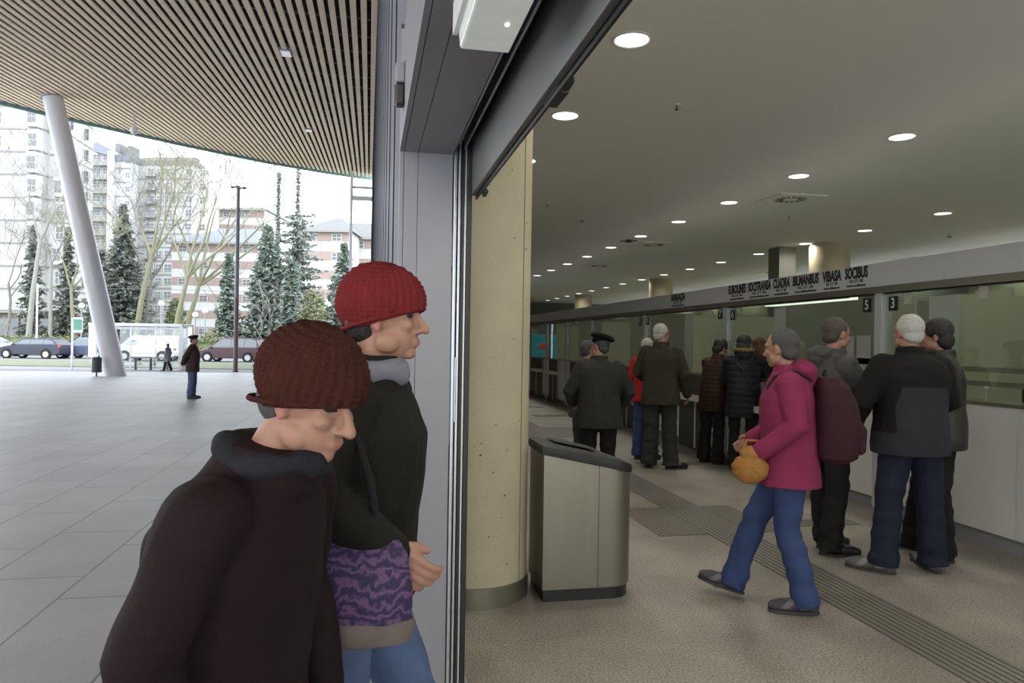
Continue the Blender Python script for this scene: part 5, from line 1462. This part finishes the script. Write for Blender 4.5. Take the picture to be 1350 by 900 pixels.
M['con_grey'] = mat('blue_grey_cedar', (0.225, 0.245, 0.215), 0.9, var=0.4, scale=4)
M['bush'] = mat('yellow_green_bush', (0.20, 0.215, 0.12), 0.9, var=0.4, scale=4)
def conifer(px, Z, py_top, hw_px, seed, lab, m, dens=1.0, droop=.25, gap=.0, spire=0.0, name='conifer', z0=.3, power=.9, nm='evergreen'):
    rnd = random.Random(seed); Hh = PZ(px, py_top, Z) - z0; Rr = 1.3 * hw_px * Z / FPX
    e = oe(name, OX(px, Z), Z, z0, lab, 'tree')
    t = MB(); t.tube([(0, 0, -.3), (0, 0, Hh * .5), (0, 0, Hh)], [.22, .12, .02], 7); t.build('trunk', M['bark_g'], e)
    b = MB(); n = int(58 * dens)
    for k in range(n):
        f = (k + .5) / n; z = Hh * (.06 + .93 * f)
        rr = Rr * max(.03, (1 - f)) ** power * rnd.uniform(.75, 1.08)
        if spire and f > 1 - spire: rr = Rr * .10 * (1 - f) / spire + .05; rr *= (1.0 if rnd.random() < .6 else .2)
        if gap and rnd.random() < gap: rr *= .45
        nb = max(4, int(9 * dens * (.4 + rr / Rr)))
        for j in range(nb):
            a = rnd.uniform(0, 2 * math.pi); L = rr * rnd.uniform(.75, 1.1)
            d = Vector((math.cos(a), math.sin(a), 0)); nseg = max(3, int(L / .22))
            for s_ in range(nseg):
                u_ = (s_ + .6) / nseg; c_ = d * L * u_ + Vector((0, 0, z - droop * L * u_ ** 1.3 + .12 * L * u_ ** 3))
                sz = .24 * (1.2 - .45 * u_) * (1 + Z / 300) * (.7 if (hw_px < 8 or (spire and f > 1 - spire)) else 1)
                for q in range(2):
                    v1 = (d * rnd.uniform(.4, 1) + Vector((rnd.gauss(0, .6), rnd.gauss(0, .6), rnd.gauss(-.15, .35)))).normalized() * sz * 1.3
                    v2 = v1.cross(Vector((rnd.gauss(0, 1), rnd.gauss(0, 1), 1))).normalized() * sz * .55
                    cc_ = c_ + Vector((rnd.gauss(0, .07), rnd.gauss(0, .07), rnd.gauss(0, .06)))
                    b.add([cc_ - v1 * .4, cc_ + v2, cc_ + v1, cc_ - v2], [(0, 1, 2, 3)])
    o = b.build('foliage', m, e); o['kind'] = 'stuff'
conifer(160, 70, 268, 40, 1, 'broad dark conifer directly right of the raked column', M['con_dark'], 1.2, .2)
conifer(133, 72, 330, 26, 21, 'lower dark conifer hidden partly by the raked column', M['con_dark'], 1.0, .2)
conifer(42, 72, 295, 20, 2, 'dark spruce in front of the tower, left of the column', M['con_dark'], 1.0, .3, gap=.3)
conifer(88, 74, 298, 20, 3, 'dark spruce close to the raked column on its left', M['con_dark'], 1.0, .3, gap=.3)
conifer(300, 64, 335, 17, 4, 'narrow green conifer just left of the lamp post', M['con_mid'], 1.1, .05, power=.7)
conifer(351, 66, 296, 26, 5, 'dense columnar green conifer right of the lamp post', M['con_mid'], 1.4, .05, power=.6)
conifer(364, 72, 225, 5, 15, 'thin tall grey spire of a conifer above the dense green one', M['con_grey'], 1.0, .2, gap=.3)
conifer(390, 68, 210, 44, 6, 'tall blue grey cedar with long layered branches', M['con_grey'], .95, .12, gap=.35, spire=.3)
conifer(383, 64, 345, 18, 17, 'dark green conifer below the cedar branches', M['con_mid'], 1.2, .08, power=.6)
conifer(452, 66, 320, 28, 7, 'green conifer beside the steel frame, partly behind the red hat', M['con_mid'], 1.3, .05, power=.75)
def bush(px, Z, py_top, hw, seed, lab):
    rnd = random.Random(seed); z0 = .3; Hh = PZ(px, py_top, Z) - z0; Rr = hw * Z / FPX
    e = oe('shrub', OX(px, Z), Z, z0, lab, 'shrub'); b = MB(); pts = []
    for k in range(500):
        a = rnd.uniform(0, 6.28); t_ = rnd.random() ** .5; z = rnd.random(); r_ = Rr * t_ * math.sin(math.pi * (z * .8 + .15)) ** .6
        pts.append((math.cos(a) * r_, math.sin(a) * r_, Hh * z))
    leafy(b, pts, 3500, .13, rnd, (.12, .12, .12)); o = b.build('foliage', M['bush'], e); o['kind'] = 'stuff'
    t = MB(); t.tube([(0, 0, -.2), (0, 0, Hh * .7)], [.08, .03], 6); t.build('stem', M['bark_g'], e)
bush(413, 60, 384, 20, 1, 'yellow green shrub between the cedar and the green conifer'); bush(232, 75, 395, 14, 2, 'olive shrub behind the bus shelter end')
bush(278, 62, 442, 14, 3, 'low green shrub beside the hedge by the shelter')

# ---- street furniture
M['globe'] = mat('lamp_globe', (0.9, 0.9, 0.92), 0.4)
for px, py, pb_, lab in ((107, 405, 445, 'white globe lamp left of the raked column'), (212, 402, 430, 'white globe lamp above the bus shelter'), (257, 417, 450, 'shorter white globe lamp right of the bus shelter'), (270, 412, 450, 'taller white globe lamp right of the bus shelter')):
    Z = 62; z = PZ(px, py, Z)
    e = oe('globe_lamp', OX(px, Z), Z, .3, lab, 'lamp')
    MB().cyl((0, 0), .06, 0, z - .3, 8).build('post', M['portal'], e, smooth=40)
    MB().ell((0, 0, z - .3 + .15), (.24, .24, .24)).build('globe', M['globe'], e, smooth=60)
# lamp post
pb = ground_hit(311, 490); Z = (CM.inverted() @ Vector((pb.x, pb.y, 0))).z; Zl = pb.y * cy + pb.x * sy
top = PZ(314, 246, Zl) - pb.z
M['post_brown'] = mat('lamp_post_brown', (0.14, 0.10, 0.105), 0.5); M['post_grey'] = mat('lamp_post_grey', (0.20, 0.20, 0.24), 0.5)
e = oe('lamp_post', OX(311, Zl), Zl, pb.z, 'tall slim dark lamp post with crossed heads on the plaza edge', 'lamp')
MB().cyl((0, 0), .115, 0, top * .40, 16, r2=.11).build('lower_post', M['post_brown'], e, smooth=40)
MB().cyl((0, 0), .11, top * .40, top, 16, r2=.085).build('upper_post', M['post_grey'], e, smooth=40)
MB().cyl((0, 0), .16, -.02, .06, 16).build('base', M['post_brown'], e, smooth=40)
for a in (0.3, 1.87, 3.44, 5.0):
    MB().tube([(0, 0, top - .08), (.22 * math.cos(a), .22 * math.sin(a), top - .02)], .03, 6).build('arm', M['post_grey'], e)
    MB().ell((.28 * math.cos(a), .28 * math.sin(a), top - .05), (.11, .11, .07)).build('spotlight', M['post_grey'], e, smooth=60)
# plaza litter bin
pb = ground_hit(128, 496); Zl = pb.y * cy + pb.x * sy
e = oe('litter_bin', OX(128, Zl), Zl, pb.z, 'dark grey cylindrical litter bin on a short post beside the raked column', 'bin')
M['bin_d'] = mat('dark_grey_bin', (0.045, 0.047, 0.052), 0.5)
MB().cyl((0, 0), .03, 0, .3, 10).build('post', M['bin_d'], e)
MB().lathe((0, 0, 0), [(.17, .17), (.19, .19), (.19, .80), (.17, .80), (.17, .75)], 24).build('body', M['bin_d'], e, smooth=40)
# sign post
Zl = 37.5; gb = gz(37) - .02
e = oe('street_sign', OX(95.5, Zl), Zl, gb, 'slim pole with a small green and white stop sign left of the column', 'sign')
MB().cyl((0, 0), .05, 0, PZ(95, 419, Zl) - gb, 10).build('pole', M['column_paint'], e)
M['sgreen'] = mat('green_sign', (0.10, 0.30, 0.20), 0.5)
zt = PZ(95, 418, Zl) - gb; zb = PZ(95, 438, Zl) - gb
MB().box(.06, .52, -.03, .03, zb, zt).build('panel', M['white'], e); MB().box(.08, .50, -.04, -.03, zb + .12, zt - .1).build('panel_print', M['sgreen'], e)
# bus shelter
Zs = 37.8; gb = gz(37) - .02
e = oe('bus_shelter', 0, Zs, gb, 'glazed white bus shelter behind the raked column', 'shelter')
X = lambda px: OX(px, Zs); zz = lambda py: PZ(190, py, Zs) - gb
MB().box(X(129), X(250), -.9, .5, zz(430), zz(426.5)).build('roof', M['white'], e, bevel=.02)
MB().box(X(131), X(240), .3, .36, zz(434), zz(431)).build('top_rail', M['column_paint'], e)
for a, b_ in ((139, 168), (168, 201), (201, 236)): MB().box(X(a), X(b_) - .04, .32, .335, .35, zz(434)).build('glass_pane', M['glass_shelter'], e)
for px in (139, 168, 201): MB().box(X(px) - .025, X(px) + .025, .29, .37, .1, zz(430)).build('mullion', M['alu'], e)
MB().box(X(131), X(240), .3, .36, .26, .36).build('bottom_rail', M['alu'], e)
MB().box(X(236), X(242.5), -.05, .38, 0, zz(430)).build('corner_post', M['white'], e, bevel=.01)
MB().box(X(128.5), X(138), -.8, -.65, zz(470), zz(430)).build('end_panel', M['white'], e); MB().box(X(132), X(134), -.78, -.68, 0, zz(470)).build('end_leg', M['white'], e)
MB().box(X(243), X(249), -.1, .2, .2, zz(432)).build('side_glass', M['glass_shelter'], e); MB().box(X(249), X(250), -.15, .25, 0, zz(430)).build('side_post', M['alu'], e)
MB().box(X(170), X(228), -.1, .25, .62, .68).build('bench', M['b_grey'], e)
for px in (178, 198, 220): MB().box(X(px) - .02, X(px) + .02, 0, .2, 0, .62).build('bench_leg', M['b_grey'], e)
rnd = random.Random(2); b = MB()
for row in (449.5, 465.5):
    for k in range(34):
        px = 170 + k * 1.95; b.box(X(px), X(px) + .035, .315, .32, zz(row + rnd.uniform(-.6, .6)) - .02, zz(row) + .02)
b.build('printed_dots', M['b_brown'], e)['kind'] = 'stuff'
# cars -------------------------------------------------------------------------------------
TYRE = mat('tyre_rubber', (0.02, 0.02, 0.02), 0.8); RIM = mat('alloy_rim', (0.5, 0.5, 0.52), 0.3, 0.7); CGL = mat('car_glass', (0.10, 0.12, 0.14), 0.1, spec=0.8)
TAIL = mat('tail_lamp', (0.6, 0.04, 0.03), 0.3); HEADL = mat('head_lamp', (0.8, 0.8, 0.82), 0.2)
def car(px0, px1, Z, lab, col, flip=False, hgt=1.45, kind='wagon', name='car', rough=.25):
    L = (px1 - px0) / FPX * Z; xc = OX((px0 + px1) / 2, Z)
    e = oe(name, xc, Z, -0.14, lab, 'car', math.pi if flip else 0.0)
    pm = mat('car_paint', col, rough, 0.3, var=.03)
    k = L / 4.4; h = hgt
    low = [(-2.2, .32), (-2.18, .62), (-2.05, .74), (-1.35, .90), (-1.1, .93), (1.6, .98), (2.08, .95), (2.18, .70), (2.2, .36), (2.0, .26), (-2.0, .26)]
    ends = {'wagon': [(-1.15, .92), (-.40, h - .06), (-.05, h), (1.35, h - .01), (1.72, h - .10), (2.10, .96)], 'van': [(-1.75, .95), (-1.10, h - .15), (-.8, h), (1.9, h), (2.12, h - .1), (2.16, .9)],
            'mpv': [(-1.35, .92), (-.55, h - .12), (-.1, h), (1.5, h - .03), (1.85, h - .15), (2.14, .96)]}[kind]
    b = MB(); W_ = .86
    b.loft([[(x * k * .985, y, z + (.03 if z < .5 else -.03)) for x, z in low] if abs(y) > .8 else [(x * k, y, z) for x, z in low] for y in (-W_, -.79, .79, W_)])
    wy = lambda z: .83 - .20 * (z - .92) / (h - .92)
    b.loft([[(x * k, sg * wy(z), z) for x, z in ends] for sg in (-1, 1)])
    b.build('body', pm, e, smooth=25)
    mid = [(.5 * (ends[0][0] + ends[1][0]) + .12, 1.0), (ends[1][0] + .10, h - .11), (ends[3][0] - .02, h - .10), (ends[4][0] - .02, h - .2), (ends[5][0] - .28, 1.02)]
    mid[0] = (ends[0][0] + .22, 1.0)
    if kind == 'van': mid = [(-1.5, 1.02), (-1.02, h - .25), (-.55, h - .25), (-.55, 1.02)]
    for sg in (-1, 1):
        g = MB(); g.loft([[(x * k, sg * (wy(z) + o_), z) for x, z in mid] for o_ in (.004, .012)]); g.build('side_window', CGL, e)
        for xp in ((.15, .18), (1.05, 1.08)):
            if kind != 'van': MB().add([(xp[0] * k, sg * (wy(1.0) + .014), 1.0), (xp[1] * k, sg * (wy(1.0) + .014), 1.0), (xp[1] * k, sg * (wy(h - .1) + .014), h - .1), (xp[0] * k, sg * (wy(h - .1) + .014), h - .1)], [(0, 1, 2, 3)]).build('pillar', pm, e)
    g = MB(); x0, z0 = ends[0]; x1, z1 = ends[1]
    g.add([((x0 + .08) * k - .012, -.74, z0 + .07), ((x0 + .08) * k - .012, .74, z0 + .07), (x1 * k - .012, .62, z1 - .03), (x1 * k - .012, -.62, z1 - .03)], [(0, 1, 2, 3)]); g.build('windscreen', CGL, e)
    for wx in (-1.36, 1.32):
        for sg in (-1, 1):
            wh = MB(); wh.lathe((0, 0, 0), [(.31, -.10), (.33, -.08), (.33, .08), (.31, .10)], 24); wh.xf(Matrix.Translation((wx * k, sg * .80, .31)) @ Matrix.Rotation(R(90), 4, 'X'))
            w_ = wh.build('wheel', TYRE, e, smooth=40)
            rm = MB(); rm.lathe((0, 0, 0), [(.20, -.105), (.21, 0), (.20, .105)], 16); rm.xf(Matrix.Translation((wx * k, sg * .80, .31)) @ Matrix.Rotation(R(90), 4, 'X')); rm.build('rim', RIM, w_, smooth=40)
            ac = MB(); ac.lathe((0, 0, 0), [(.385, -.01), (.385, .01)], 20); ac.xf(Matrix.Translation((wx * k, sg * .852, .33)) @ Matrix.Rotation(R(90), 4, 'X')); ac.build('wheel_arch', TYRE, e)
    for sg in (-1, 1):
        MB().ell((-2.06 * k, sg * .68, .68), (.16, .15, .09)).build('headlight', HEADL, e, smooth=60)
        MB().ell((2.10 * k, sg * .72, .82), (.12, .12, .13)).build('tail_light', TAIL, e, smooth=60)
        MB().ell(((ends[0][0] + .25) * k, sg * .93, 1.0), (.06, .09, .06)).build('wing_mirror', pm, e, smooth=60)
    return e
car(4, 88, 50.5, 'dark grey estate car parked in front of the hedge', (0.045, 0.047, 0.07), hgt=1.42)
car(82, 150, 52.5, 'blue grey hatchback parked behind the raked column', (0.16, 0.19, 0.28), hgt=1.50)
car(-52, 27, 54.5, 'white car at the far edge of the parked row', (0.8, 0.8, 0.8), flip=True, hgt=1.45)
car(264, 350, 50.0, 'maroon people carrier parked behind the lamp post', (0.085, 0.045, 0.055), hgt=1.68, kind='mpv')
car(158, 238, 49.5, 'white delivery van behind the bus shelter glass', (0.85, 0.85, 0.85), hgt=1.72, kind='van')
# overhead line
M['wire'] = mat('overhead_wire', (0.14, 0.14, 0.16), 0.6)
e = oe('overhead_wire', 0, 58, 0, 'thin overhead cable strung across in front of the trees', 'cable')
b = MB(); b.tube([(OX(-60, 58), 0, PZ(-60, 371, 58)), (OX(45, 58), 0, PZ(45, 380, 58)), (OX(200, 58), 0, PZ(200, 381, 58)), (OX(340, 58), 0, PZ(340, 385, 58)), (OX(520, 58), 0, PZ(520, 389, 58))], .018, 5); b.build('cable', M['wire'], e)
for px in (45, 470): MB().cyl((OX(px, 58), .3), .07, 0, PZ(px, 378, 58) + .3, 8).build('support_pole', M['column_paint'], e)
